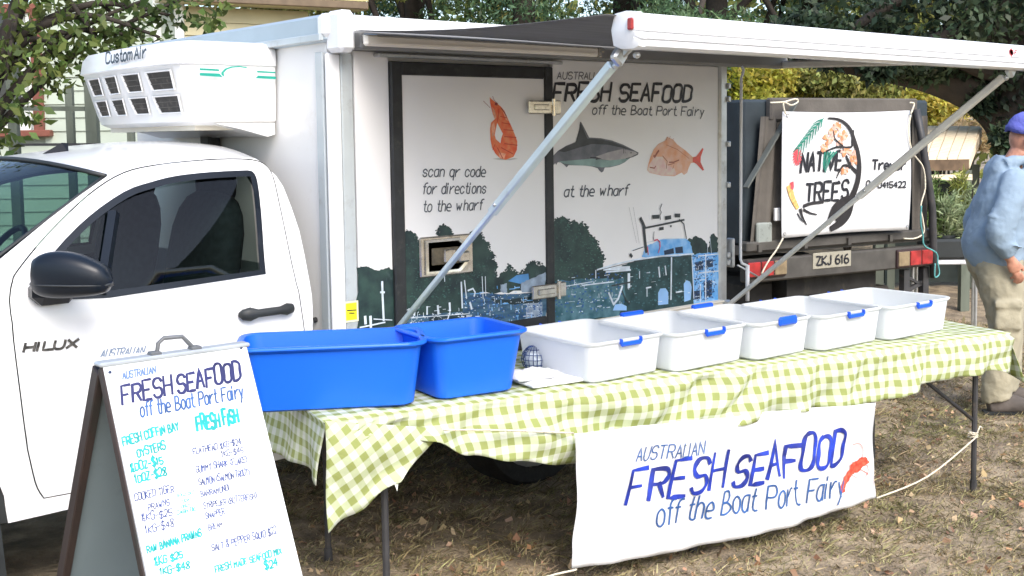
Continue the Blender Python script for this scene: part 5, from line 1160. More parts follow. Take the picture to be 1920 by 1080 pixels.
for p in ((274, 132), (1110, 130), (258, 930), (1078, 880)): u, v = GP.uv(Z3(p)[0]); mb.tube([GP.at(u, v, .004)+Vector((.012*math.cos(a), 0, .012*math.sin(a))) for a in [i*math.pi/4 for i in range(9)]], .003, 5, cap=False)
mb.build('eyelet', ALU, NB)
def grope(label, pts, m=ROPE, r=.006, off=.13): rope('tie_rope', label, [Gp(Z3(p)[0], off) for p in pts], r, m, 'tie ropes of the tree banner', 'rope')
grope('cream rope loop tying the top left corner of the tree banner', [(160, 45), (250, 40), (330, 20), (345, 40), (300, 62), (250, 42), (255, 100), (270, 125)])
grope('cream rope at the top right corner of the tree banner', [(1100, 45), (1130, 50), (1120, 90), (1108, 120)])
grope('cream rope slanting down from the lower left corner of the tree banner', [(245, 960), (200, 1040), (150, 1110), (100, 1200)])
grope('cream rope trailing down the right side of the tree banner', [(1105, 130), (1095, 250), (1120, 380), (1190, 480), (1205, 620), (1175, 740), (1190, 840), (1195, 920), (1140, 960), (1060, 962)])
grope('teal green cord dangling beside the right tail light of the ute', [(1180, 740), (1175, 850), (1190, 940), (1200, 1010), (1280, 1060), (1290, 1130), (1300, 1200), (1270, 1220), (1272, 1130)], mat('teal cord', (.10, .34, .34), .7), .006, .14)

# ================================================================== PERSON
G0 = onZ((1876, 768), 0); G0.z = 0
fw_ = Vector((.66, -.75, 0)).normalized(); rt_ = Vector((fw_.y, -fw_.x, 0))      # forward, and towards the camera (his right)
def B(f, r, z): return G0+fw_*f+rt_*r+Vector((0, 0, z))
PE = thing('person', 'stooping man in light blue hoodie, purple-blue beanie and khaki cargo trousers beside the table end', 'person', G0)
def limb(mb, pts, n=16):       # pts: (f, r, z, radius_forward, radius_side)
    P_ = smooth2([tuple(p) for p in pts], 4); 
    rg = []
    for i, p in enumerate(P_):
        a = Vector(P_[max(i-1, 0)][:3]); b = Vector(P_[min(i+1, len(P_)-1)][:3]); d = (b-a)
        d = B(*d)-G0; d.normalize(); u = fw_-d*fw_.dot(d)
        if u.length < .2: u = Vector((0, 0, 1))-d*d.z
        u.normalize(); w = d.cross(u); c = B(*p[:3]); rg.append([c+u*p[3]*math.cos(t)+w*p[4]*math.sin(t) for t in [2*math.pi*k/n for k in range(n)]])
    # rounded ends
    def capr(r, sc): c = sum(r, Vector())/len(r); return [c+(q-c)*sc for q in r]
    mb.rings([capr(rg[0], .4), capr(rg[0], .85)]+rg+[capr(rg[-1], .85), capr(rg[-1], .4)])
def organic(mb, name, m, vox=.012, wr=0, wsc=.08, it=4, parent=PE):
    o = mb.build(name, m, parent, smooth=True)
    r = o.modifiers.new('remesh', 'REMESH'); r.mode = 'VOXEL'; r.voxel_size = vox; r.use_smooth_shade = True
    s_ = o.modifiers.new('smooth', 'SMOOTH'); s_.factor = .5; s_.iterations = it
    if wr:
        tx = bpy.data.textures.new(name+'_tex', 'CLOUDS'); tx.noise_scale = wsc; tx.noise_depth = 2
        d = o.modifiers.new('wrinkle', 'DISPLACE'); d.texture = tx; d.strength = wr; d.mid_level = .5; d.texture_coords = 'GLOBAL'
    return o
SKIN = mat('tanned skin', (.50, .24, .16), .5, .15, 30); HOOD = mat('light blue fleece', (.26, .35, .45), .9, .1, 6, bump=.25, bscale=30); KHAK = mat('khaki cotton drill', (.36, .33, .24), .85, .12, 7, bump=.3, bscale=25)
BEAN = mat('purple blue knit', (.10, .115, .42), .9, .15, 12, bump=.4, bscale=70); BOOT = mat('grey brown suede boots', (.10, .085, .075), .8, .25, 12)
# body (head, neck, forearms, hands) as one continuous mesh
mb = MB()
limb(mb, [(.0, 0, 1.40, .06, .06), (.045, 0, 1.49, .058, .055), (.08, 0, 1.545, .06, .055)])
hc = (.115, 0, 1.635)
mb.ell(B(*hc), (.098, .078, .115), 20, 14, rot=Matrix((fw_, rt_, Vector((0, 0, 1)))).transposed() @ Matrix.Rotation(.25, 3, 'Y'))
mb.ell(B(.155, 0, 1.575), (.060, .052, .065), rot=Matrix((fw_, rt_, Vector((0, 0, 1)))).transposed())
mb.ell(B(.225, 0, 1.60), (.020, .015, .024)); mb.ell(B(.215, 0, 1.618), (.012, .012, .025)); mb.ell(B(.205, 0, 1.562), (.012, .024, .006)); mb.ell(B(.205, 0, 1.549), (.012, .022, .006)); mb.ell(B(.185, 0, 1.522), (.025, .028, .022))
mb.ell(B(.195, .0, 1.648), (.018, .055, .010), rot=Matrix((fw_, rt_, Vector((0, 0, 1)))).transposed())
for s_ in (1, -1): mb.ell(B(.095, .080*s_, 1.605), (.017, .008, .030), rot=Matrix((fw_, rt_, Vector((0, 0, 1)))).transposed())
limb(mb, [(-.02, .0, .95, .12, .15), (0, 0, 1.15, .11, .16), (.01, 0, 1.35, .09, .15)])
for s_ in (1, -1):
    limb(mb, [(.0, .17*s_, 1.37, .05, .05), (-.07, .23*s_, 1.10, .042, .042), (-.055, .240*s_, .985, .034, .030), (-.025, .240*s_, .93, .026, .020)], 12)
    # palm and five fingers curled to the trouser pocket
    limb(mb, [(-.025, .240*s_, .935, .026, .017), (-.010, .238*s_, .90, .038, .018), (.005, .232*s_, .865, .036, .016)], 12)
    for k, (df, ln, ) in enumerate(((.026, .062), (.009, .072), (-.008, .068), (-.024, .054))):
        bx, bz = .007+df*.95, .868-df*.35; limb(mb, [(bx, .232*s_, bz, .0095, .0095), (bx+.012, .230*s_, bz-ln*.5, .009, .009), (bx+.010, .218*s_, bz-ln*.85, .0085, .0085), (bx-.002, .206*s_, bz-ln*1.05, .0075, .0075)], 8)
    limb(mb, [(.005, .228*s_, .915, .012, .012), (.038, .222*s_, .890, .011, .011), (.048, .215*s_, .862, .009, .009)], 8)
organic(mb, 'body', SKIN, .0055, it=3)
for s_ in (1, -1): MB().ell(B(.202, .031*s_, 1.625), (.010, .010, .010)).build('eye', mat('eye dark', (.05, .04, .035), .2), PE, smooth=True)
mb = MB(); rm = Matrix((fw_, rt_, Vector((0, 0, 1)))).transposed() @ Matrix.Rotation(.25, 3, 'Y')
rg = []
for z, r in ((-.012, .093), (-.014, .104), (.022, .108), (.028, .101), (.06, .095), (.09, .078), (.112, .050), (.122, .02)):
    rg.append([B(.105, 0, 1.655)+rm @ Vector((r*1.08*math.cos(a), r*.90*math.sin(a), z+.004*math.sin(a*5))) for a in [2*math.pi*k/28 for k in range(28)]])
mb.rings(rg, False, True); mb.build('beanie', BEAN, PE, smooth=True)
mb = MB()
limb(mb, [(-.045, 0, .915, .165, .195), (-.055, 0, 1.0, .182, .212), (-.02, 0, 1.12, .175, .210), (.0, 0, 1.27, .168, .215), (.005, 0, 1.38, .125, .19), (.03, 0, 1.46, .085, .11)], 24)
limb(mb, [(-.04, 0, .885, .155, .185), (-.045, 0, .92, .168, .195)], 24)
for s_ in (1, -1):
    limb(mb, [(.012, .13*s_, 1.40, .075, .085), (-.010, .205*s_, 1.32, .082, .072), (-.06, .245*s_, 1.20, .080, .070), (-.095, .255*s_, 1.10, .080, .068), (-.075, .257*s_, 1.045, .074, .062), (-.050, .252*s_, .990, .058, .052), (-.030, .243*s_, .955, .042, .040)], 16)
limb(mb, [(-.055, 0, 1.36, .05, .11), (-.045, 0, 1.43, .075, .125), (-.0, 0, 1.50, .06, .10)], 18); limb(mb, [(-.03, .10, 1.47, .045, .035), (.06, .085, 1.50, .035, .03), (.11, .05, 1.475, .03, .03)], 12); limb(mb, [(-.03, -.10, 1.47, .045, .035), (.06, -.085, 1.50, .035, .03), (.11, -.05, 1.475, .03, .03)], 12)
for z, rr1 in ((1.135, .086), (1.165, .083), (1.105, .086), (1.06, .080), (1.02, .070)):
    for s_ in (1, -1): mb.ell(B(-.085 if z > 1.04 else -.02, .258*s_, z), (rr1, .066, .011), rot=Matrix((fw_, rt_, Vector((0, 0, 1)))).transposed() @ Matrix.Rotation(.3, 3, 'Y'))
organic(mb, 'hoodie', HOOD, .010, .020, .09, 3)
mb = MB()
limb(mb, [(-.05, 0, 1.0, .145, .175), (-.055, 0, .92, .160, .185), (-.045, 0, .85, .150, .18)], 20)
for s_, fo_ in ((1, 0), (-1, .10)):
    limb(mb, [(-.05, .09*s_, .90, .140, .10), (-.035+fo_*.3, .10*s_, .76, .125, .10), (-.01+fo_*.6, .105*s_, .52, .098, .085), (-.04+fo_, .11*s_, .30, .090, .080), (-.055+fo_, .11*s_, .13, .088, .080), (-.05+fo_, .11*s_, .085, .085, .075)], 16)
    mb.box(B(-.02+fo_*.5, .19*s_, .60), (.15, .035, .17), Matrix((fw_, rt_, Vector((0, 0, 1)))).transposed(), bev=.01); mb.box(B(-.02+fo_*.5, .203*s_, .665), (.165, .03, .05), Matrix((fw_, rt_, Vector((0, 0, 1)))).transposed(), bev=.01)
organic(mb, 'trousers', KHAK, .010, .022, .10, 3)
for s_, fo_ in ((1, 0), (-1, .10)):
    mb = MB(); limb(mb, [(-.05+fo_, .11*s_, .16, .060, .05), (-.05+fo_, .11*s_, .08, .066, .05), (-.03+fo_, .11*s_, .045, .085, .048)], 14); limb(mb, [(-.10+fo_, .11*s_, .045, .045, .045), (.02+fo_, .11*s_, .062, .058, .050), (.12+fo_, .115*s_, .045, .042, .052), (.19+fo_, .12*s_, .032, .028, .042)], 14)
    o = organic(mb, 'boot', BOOT, .009, .006, .05, 2)
    MB().prism([B(f+fo_, (.115+w)*s_, .0) for f, w in ((-.13, -.03), (-.13, .03), (-.02, .042), (.12, .05), (.20, .035), (.215, 0), (.20, -.03), (.10, -.045), (-.02, -.042))], (0, 0, .02)).build('sole', BLACKR, o)

# ================================================================== HOUSE, FRAME POSTS
Fh = Vector((math.sin(YAW), math.cos(YAW), 0)); Rh = Vector((math.cos(YAW), -math.sin(YAW), 0))
def HP(s, d, z): return Fh*d+Rh*s+Vector((0, 0, z))
def sx_(px, d): return d*(px-960)/FPX
def zy(py, d, px=960): return EYE.z-d*((py-254+.0135*(px-960)*1.0)/FPX)*1.0
HD = 13.0
BRD = mat('pale green weatherboard', (.38, .43, .36), .55, .05, 3, dirt=(.30, .33, .28), dscale=6, dthr=.6); BRDC = mat('sunlit cream weatherboard', (.46, .42, .26), .55, .06, 3); TRIMW = mat('white house trim', (.72, .75, .70), .5, .04, 5); BRN = mat('red brown window timber', (.17, .055, .035), .5, .15, 8)  # cream boards carry the sun's yellow in their colour
HS = thing('weatherboard_house', 'pale weatherboard house with red-brown window frame behind the truck cab', 'house', HP(-5, HD+2, 0))
def boards(o, d, L, z0, z1, m, skip=None):
    p = .15; n = int((z1-z0)/p); nrm = Vector((d.y, -d.x, 0)); 
    if nrm.dot(EYE-o) < 0: nrm = -nrm
    cache = {}
    for k in range(n):
        z = z0+k*p; segs = [(0, L)]
        if skip and z+p > skip[2] and z < skip[3]: segs = [(skip[1], L), (0, skip[0])]
        for a, b in segs:
            if b-a < .05: continue
            pa, pb = o+d*a, o+d*b; q = []
            for P_ in (pa, pb): q.append([P_+Vector((0, 0, z))+nrm*.026, P_+Vector((0, 0, z))-nrm*.01, P_+Vector((0, 0, z+p+.02))-nrm*.01, P_+Vector((0, 0, z+p+.02))+nrm*.004])
            MB().rings(q).build('weatherboard', m, HS)
cs_ = sx_(350, HD); ws0, ws1 = sx_(-150, HD), sx_(92, HD); wz0, wz1 = zy(256, HD, 40), zy(20, HD, 40)
o0 = HP(-9.5, HD, 0); boards(o0, Rh, cs_+9.5-.02, .15, 4.2, BRD, (ws0+9.5, ws1+9.5, wz0, wz1))
d2 = Fh*.503+Rh*.864; o1 = HP(cs_+.03, HD, 0); boards(o1, d2, 1.47, .15, 3.15, BRDC)
MB().box(HP(cs_, HD-.01, 2.1), (.10, .09, 4.2), Matrix.Rotation(-YAW, 3, 'Z'), bev=.005).build('corner_board', TRIMW, HS)
MB().box(HP(sx_(309, HD), HD-.012, 2.1), (.085, .07, 4.2), Matrix.Rotation(-YAW, 3, 'Z'), bev=.005).build('trim_board', TRIMW, HS)
RM = Matrix.Rotation(-YAW, 3, 'Z')
ww = ws1-ws0
W_ = MB().box(HP(ws1-.05, HD-.03, (wz0+wz1)/2), (.11, .09, wz1-wz0), RM, bev=.006).box(HP((ws0+ws1)/2+.03, HD-.05, wz0+.035), (ww+.12, .16, .075), RM, bev=.01).box(HP((ws0+ws1)/2, HD-.03, wz1), (ww, .09, .1), RM, bev=.006).box(HP(ws0+.05, HD-.03, (wz0+wz1)/2), (.11, .09, wz1-wz0), RM, bev=.006).build('window', BRN, HS)
MB().box(HP(ws1-.13, HD-.01, (wz0+wz1)/2), (.05, .05, wz1-wz0), RM).box(HP((ws0+ws1)/2, HD-.01, wz0+.14), (ww-.2, .05, .14), RM).box(HP(ws1-.22, HD+.03, (wz0+wz1)/2), (.08, .02, wz1-wz0), RM).build('sash', TRIMW, W_)
MB().box(HP((ws0+ws1)/2-.03, HD+.03, (wz0+wz1)/2), (ww-.2, .02, wz1-wz0-.1), RM).build('pane', mat('dark house glass', (.02, .025, .03), .12, .3, 3, spec=.8), W_)
EZ = 3.17
e0, e1 = o1-d2*.3, o1+d2*2.1; e0.z = e1.z = EZ; nr_ = Vector((d2.y, -d2.x, 0)); nr_ = nr_ if nr_.dot(EYE-o1) > 0 else -nr_
MB().bar(e0+nr_*.16+Vector((0, 0, .03)), e1+nr_*.16+Vector((0, 0, .03)), .30, .03).build('soffit', BRDC, HS)
MB().bar(e0+nr_*.32+Vector((0, 0, .06)), e1+nr_*.32+Vector((0, 0, .06)), .04, .09, bev=.01).build('gutter', mat('brown gutter', (.14, .10, .06), .5, .15, 9), HS)
mb = MB(); mb.prism([e0+nr_*.33+Vector((0, 0, .11)), e1+nr_*.33+Vector((0, 0, .11)), e1-nr_*2.5+Vector((0, 0, 1.4)), e0-nr_*2.5+Vector((0, 0, 1.4))], (0, 0, .04)); mb.build('roof', mat('dull yellow roof sheet', (.48, .44, .20), .6, .1, 3), HS)
mb = MB(); a = HP(-9.5, HD+.05, 0); b = HP(cs_, HD+.05, 0); c_ = o1+d2*1.46-nr_*.05; d_ = c_+Fh*4; e_ = HP(-9.5, HD+5, 0)
mb.add([a, b, c_, d_, e_]+[v+Vector((0, 0, 3.1)) for v in (a, b, c_, d_, e_)], [(i, (i+1) % 5, (i+1) % 5+5, i+5) for i in range(5)]+[(5, 6, 7, 8, 9)]); mb.build('wall_core', BRD, HS)
POST = mat('weathered green grey timber', (.13, .15, .12), .85, .2, 6, stretch=(1, 1, .2), dirt=(.08, .10, .075), dscale=8)
FRM = thing('timber_frame', 'grey-green timber post and rail frame between the truck cab and the weatherboard house', 'frame', HP(sx_(120, 9), 9, 0))
for px, w, ytop, d in ((33, .068, 110, 8.6), (139, .058, 160, 9.4), (180, .085, 150, 9.0), (251, .055, 170, 9.6)):
    z1 = zy(ytop, d, px); MB().box(HP(sx_(px, d), d, z1/2), (w, w, z1), RM, bev=.004).build('post', POST, FRM)
def hp_(px, py, d): return HP(sx_(px, d), d, zy(py, d, px))
MB().bar(hp_(22, 203, 9.0), hp_(182, 204, 9.0), .05, .035).build('rail', POST, FRM)
MB().bar(hp_(-30, 271, 8.9), hp_(186, 270, 8.9), .03, .02).build('rail', DARKST, FRM); MB().bar(hp_(118, 297, 8.7), hp_(194, 277, 9.2), .03, .03).build('rail', POST, FRM)

# ================================================================== FOLIAGE
def leaf_arrays(P, L, Wd, rng, up=.0, droop=0):
    n = len(P); d = rng.standard_normal((n, 3)); d[:, 2] -= droop; d /= np.linalg.norm(d, axis=1)[:, None]
    m = rng.standard_normal((n, 3)); m[:, 2] += up; w = np.cross(d, m); w /= np.linalg.norm(w, axis=1)[:, None]+1e-9
    sc = rng.uniform(.55, 1.25, n)[:, None]; nn = np.cross(d, w)*.12*L*sc
    v = np.empty((n, 4, 3)); v[:, 0] = P; v[:, 1] = P+d*L*.45*sc+w*Wd*.5*sc+nn; v[:, 2] = P+d*L*sc; v[:, 3] = P+d*L*.45*sc-w*Wd*.5*sc+nn
    return v.reshape(-1, 3)
def mesh_np(name, v, k, m, parent=None, kind=None):
    n = len(v)//k; me = bpy.data.meshes.new(name); me.vertices.add(len(v)); me.vertices.foreach_set('co', v.astype(np.float32).ravel())
    me.loops.add(len(v)); me.loops.foreach_set('vertex_index', np.arange(len(v), dtype=np.int32)); me.polygons.add(n)
    me.polygons.foreach_set('loop_start', np.arange(0, len(v), k, dtype=np.int32)); me.update(calc_edges=True)
    me.materials.append(m); o = bpy.data.objects.new(name, me); C.objects.link(o)
    if parent:
        o.parent = parent
        if parent.type == 'EMPTY': o.matrix_parent_inverse = Matrix.Translation(-parent.location)
    if kind: o['kind'] = kind
    return o
def clump_points(cl, per, rng, shell=.55):
    out = []
    for c, r, k in cl:
        n = int(per*k); d = rng.standard_normal((n, 3)); d /= np.linalg.norm(d, axis=1)[:, None]; rad = rng.uniform(shell**3, 1, n)**(1/3)
        out.append(np.array(c)+d*rad[:, None]*np.array(r))
    return np.concatenate(out)
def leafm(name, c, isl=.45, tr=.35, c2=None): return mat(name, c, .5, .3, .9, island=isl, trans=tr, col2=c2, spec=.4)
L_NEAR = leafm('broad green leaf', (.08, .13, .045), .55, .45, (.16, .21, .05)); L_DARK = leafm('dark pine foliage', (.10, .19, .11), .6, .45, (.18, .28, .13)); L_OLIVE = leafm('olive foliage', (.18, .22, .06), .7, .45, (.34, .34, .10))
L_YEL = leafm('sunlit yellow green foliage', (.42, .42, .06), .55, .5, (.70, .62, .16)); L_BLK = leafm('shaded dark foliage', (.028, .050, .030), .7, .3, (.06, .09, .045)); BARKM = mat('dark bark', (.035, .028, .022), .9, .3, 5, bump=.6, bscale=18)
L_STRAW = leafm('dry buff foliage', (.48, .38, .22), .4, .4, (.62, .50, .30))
def tree(name, label, base, h, clumps, per, L, W, m, trunk=.12, group=None, seed=1, droop=0, bark=BARKM, limbs=5, clip=None):
    rng = np.random.default_rng(seed); t = thing(name, label, 'tree', base, group); base = Vector(base)
    P = clump_points(clumps, per, rng)
    if clip is not None: P = P[clip(P)]
    mesh_np('crown', leaf_arrays(P, L, W, rng, .3, droop), 4, m, t)
    r_ = random.Random(seed); mb = MB(); cen = sum((Vector(c) for c, r, k in clumps), Vector())/len(clumps); tp = Vector((cen.x, cen.y, h))
    mid = base.lerp(tp, .5)+Vector((r_.uniform(-.2, .2), r_.uniform(-.2, .2), 0)); mb.tube(smooth2([tuple(base+Vector((0, 0, -.1))), tuple(mid), tuple(tp)], 6), [trunk*(1.25-.08*i) for i in range(13)], 10)
    for c, r, k in clumps[:limbs*3]:
        c = Vector(c); s_ = mid.lerp(tp, r_.uniform(-.2, .7)); mb.tube(smooth2([tuple(s_), tuple(s_.lerp(c, .5)+Vector((0, 0, .15))), tuple(c)], 4), [trunk*.38*(1-.09*i) for i in range(9)], 6)
    mb.build('trunk', bark, t, smooth=True); return t
def sph(px, py, d, r, k=1): p = atD((px, py), d); return ((p.x, p.y, p.z), (r, r, r*.8), k)
# near-left tree: loose broad leaves hanging over the cab
cl = [sph(30, 40, 7.3, .45), sph(-80, 60, 7.2, .6), sph(-160, 160, 7.1, .5), sph(90, 30, 7.4, .35), sph(150, 50, 7.4, .33), sph(215, 30, 7.6, .26, .8), sph(270, 0, 7.6, .20, .7), sph(45, 110, 7.2, .24, .6), sph(10, 150, 7.1, .32), sph(115, 90, 7.3, .17, .5), sph(185, 80, 7.4, .14, .4), sph(240, 65, 7.5, .12, .3), sph(325, 30, 7.7, .12, .25), sph(335, 0, 7.7, .14, .3), sph(300, 70, 7.5, .08, .12), sph(390, 42, 7.7, .085, .28), sph(405, 10, 7.7, .10, .2), sph(20, 215, 7.0, .22, .5), sph(-60, 250, 7.0, .3, .5), sph(118, 155, 7.2, .08, .16), sph(158, 140, 7.2, .09, .22), sph(150, -90, 7.6, .8, 2), sph(-50, -120, 7.4, .9, 2), sph(300, -160, 7.8, .5, 1), sph(-250, -60, 7.2, .8, 1.5), sph(70, -260, 7.6, .9, 1.5), sph(190, 115, 7.3, .08, .15), sph(255, 95, 7.4, .07, .1)]
tree('leafy_tree', 'loose broad-leaved green tree hanging over the white cab at the left', HP(sx_(-170, 7.3), 7.3, 0), 3.4, cl, 135, .080, .044, L_NEAR, .09, None, 3, .5)
# tall dark trees behind the truck
grp = 'dark trees behind the truck'
rr_0 = random.Random(21)
spec = [(640, 15.5, L_OLIVE, 'olive green', 'olive green tree showing above the truck box roof beside the house'), (800, 17, L_DARK, 'dark', 'dark green tree above the middle of the truck roof'), (985, 16, L_DARK, 'dark', 'dark green fine-leaved tree above the grey awning fabric'), (1165, 17.5, L_DARK, 'dark', 'dark conifer directly above the left end of the white awning casing'), (1345, 16, L_DARK, 'dark', 'dark drooping conifer above the middle of the awning casing'), (1530, 17, L_DARK, 'dark', 'dark conifer above the right half of the awning casing'), (1720, 15.5, L_OLIVE, 'dark', 'speckled olive tree above the right end of the awning casing'), (1900, 16.5, L_DARK, 'dark', 'dark tree at the top right corner over the awning end')]
for i, (px, d, m, _, lab) in enumerate(spec):
    c0 = HP(sx_(px, d), d, 0); cl = []
    for k in range(26):
        a = rr_0.uniform(0, 6.28); rad = rr_0.uniform(.2, 1.35); z = rr_0.uniform(2.0, 6.8); s_ = rr_0.uniform(.35, .62)
        cl.append(((c0.x+rad*math.cos(a), c0.y+rad*math.sin(a), z), (s_, s_, s_*.75), s_*2))
    tree('tall_tree', lab, c0, 6.5, cl, 620, .105, .030 if m is L_DARK else .055, m, .20, grp, 30+i, .4, limbs=4)
# far hedge bank closing the view
cl = []
for k in range(230):
    s_ = rr_0.uniform(-9, 16); d = rr_0.uniform(20, 23); z = rr_0.uniform(.3, 6.5); p = HP(s_, d, z); r = rr_0.uniform(.7, 1.2); cl.append(((p.x, p.y, p.z), (r, r, r*.8), 1))
P = clump_points(cl, 130, np.random.default_rng(9)); o = mesh_np('woodland', leaf_arrays(P, .22, .13, np.random.default_rng(9)), 4, L_OLIVE, None, 'stuff'); tag(o, 'dense olive green woodland closing off the view behind everything', 'woodland')
cl = []
for k in range(80):
    s_ = rr_0.uniform(-16, 14); p = HP(s_, -rr_0.uniform(11, 14), rr_0.uniform(.4, 4.2)); r = rr_0.uniform(.8, 1.4); cl.append(((p.x, p.y, p.z), (r, r, r*.8), 1))
P = clump_points(cl, 160, np.random.default_rng(19)); o = mesh_np('woodland', leaf_arrays(P, .30, .18, np.random.default_rng(19)), 4, L_OLIVE, None, 'stuff'); tag(o, 'leafy tree belt on the near side of the market, seen only as green reflections in the cab glass', 'woodland')
# sunlit shrubs
def shrub(lab, pts, d, r, m, per=600, L=.085, seed=5, name='shrub', group='bright shrubs behind the ute', W=.05):
    cl = [sph(px, py, d+rr_0.uniform(-.3, .3), r*rr_0.uniform(.7, 1.2)) for px, py in pts]; c = sum((Vector(c_[0]) for c_ in cl), Vector())/len(cl); c.z = 0
    t = thing(name, lab, 'shrub', c, group); rng = np.random.default_rng(seed); mesh_np('foliage', leaf_arrays(clump_points(cl, per, rng, .3), L, W, rng), 4, m, t)
    mb = MB()
    for q in cl: mb.tube([c+Vector((0, 0, 0)), c.lerp(Vector(q[0]), .5)+Vector((0, 0, .1)), Vector(q[0])], [.03, .02, .01], 5)
    mb.build('stem', BARKM, t, smooth=True)
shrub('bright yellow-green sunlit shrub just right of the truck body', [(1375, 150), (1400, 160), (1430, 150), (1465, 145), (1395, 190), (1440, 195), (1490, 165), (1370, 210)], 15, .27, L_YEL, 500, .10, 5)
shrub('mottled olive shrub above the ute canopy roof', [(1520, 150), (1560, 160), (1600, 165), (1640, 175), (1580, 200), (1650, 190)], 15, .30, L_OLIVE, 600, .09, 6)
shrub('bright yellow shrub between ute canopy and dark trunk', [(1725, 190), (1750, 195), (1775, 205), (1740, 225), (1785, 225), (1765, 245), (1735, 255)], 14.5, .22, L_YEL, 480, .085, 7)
shrub('dry buff-leaved bush above the low timber roof', [(1745, 270), (1790, 250), (1815, 245), (1775, 265), (1835, 258)], 14.2, .22, L_STRAW, 420, .08, 8)
# big dark tree at the right
cl = []
BD_ = 11.5
for px, py, r, k in ((1500, 60, .30, .8), (1560, 80, .32, 1), (1620, 90, .30, 1), (1650, 120, .20, .8), (1690, 110, .26, 1), (1740, 120, .24, 1), (1800, 130, .26, 1), (1850, 165, .24, 1), (1885, 215, .20, 1), (1905, 260, .22, 1), (1920, 170, .5, 1.3), (1990, 230, .6, 1.6), (1840, 190, .16, .7), (1600, 40, .6, 1), (1750, 30, .7, 1.4), (1900, 50, .8, 1.6), (1980, 330, .5, 1), (2050, 100, .9, 1.5), (1870, -80, 1.0, 2), (2050, -60, 1.1, 2)): cl.append(sph(px, py, BD_+rr_0.uniform(-.4, .6), r, k))
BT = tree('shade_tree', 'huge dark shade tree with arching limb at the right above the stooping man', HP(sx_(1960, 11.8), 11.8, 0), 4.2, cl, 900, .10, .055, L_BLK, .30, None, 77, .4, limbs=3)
mb = MB(); pts = [atD(q, 11.9) for q in ((1960, 520), (1945, 330), (1905, 230), (1840, 175), (1740, 140), (1620, 122), (1480, 100))]
mb.tube(smooth2([tuple(p) for p in pts], 4), [.42-.0145*i for i in range(25)], 12); mb.build('limb', BARKM, BT, smooth=True)
cl = []
# low timber roof, nursery plants on a table
SH = thing('low_shelter', 'low timber shelter with pale plank roof and brown edge behind the ute', 'shelter', atD((1780, 300), 10.5)*1.0); 
TIMB = mat('sun bleached timber', (.85, .72, .52), .8, .12, 5, stretch=(1, 6, 1)); TIMD = mat('brown timber edge', (.13, .085, .05), .8, .3, 9)
zf, zb = zy(298, 10.5, 1800), zy(240, 12.2, 1800)
def SHP(px, d, z): return HP(sx_(px, d), d, z)
f0, f1, b0, b1 = SHP(1640, 10.5, zf), SHP(1816, 10.5, zf), SHP(1660, 12.4, zb+.02), SHP(1838, 12.4, zb)
n_ = 9
for i in range(n_):
    a0, a1 = f0.lerp(f1, i/n_+.004), f0.lerp(f1, (i+1)/n_-.004); c0_, c1_ = b0.lerp(b1, i/n_+.004), b0.lerp(b1, (i+1)/n_-.004)
    MB().prism([a0, a1, c1_, c0_], (0, 0, .02)).build('roof_plank', TIMB, SH)
MB().bar(f0+Vector((0, 0, -.05)), f1+Vector((0, 0, -.05)), .04, .10).build('fascia', TIMD, SH)
MB().bar(f1+Vector((0, 0, -.04)), b1+Vector((0, 0, -.04)), .03, .09).bar(f1+Vector((0, 0, -.12))+Fh*.1, b1+Vector((0, 0, -.14)), .03, .03).build('side_fascia', TIMB, SH)
MB().bar(SHP(1640, 10.45, zf-.16), SHP(1822, 10.45, zf-.16), .06, .05).build('beam', TIMB, SH)
for px, d in ((1650, 10.6), (1812, 10.6), (1672, 12.2), (1828, 12.2)):
    z1 = zf-.1; MB().box(SHP(px, d, z1/2), (.08, .08, z1), RM).build('post', POST, SH)
MB().box(SHP(1745, 12.3, .6), (1.0, .03, 1.1), RM).build('shade_backing', mat('painted shelter shade', (.02, .03, .028), .8, .3, 4), SH)  # added dark sheet standing in for the shade under the roof
NT = thing('nursery_table', 'white folding table carrying potted native plants behind the ute', 'table', HP(sx_(1770, 9.2), 9.2, 0))
tz = zy(487, 9.2, 1780); MB().box(HP(sx_(1775, 9.2), 9.5, tz-.02), (.62, .62, .04), RM, bev=.008).build('tabletop', mat('white table plastic', (.68, .70, .74), .4, .05, 5), NT)
for px, d in ((1715, 9.3), (1835, 9.3), (1722, 9.75), (1830, 9.75)): MB().tube([HP(sx_(px, d), d, 0), HP(sx_(px, d), d, tz-.04)], .014, 8).build('leg', ALU, NT)
POTM = mat('black nursery pot', (.015, .02, .022), .5, .2, 10)
pcol = [leafm('silver green plant leaf', (.20, .28, .14), .5, .3, (.42, .48, .28)), leafm('mid green plant leaf', (.09, .15, .05), .5, .3, (.16, .24, .07)), leafm('yellow green plant leaf', (.20, .26, .06), .5, .35, (.36, .38, .10))]
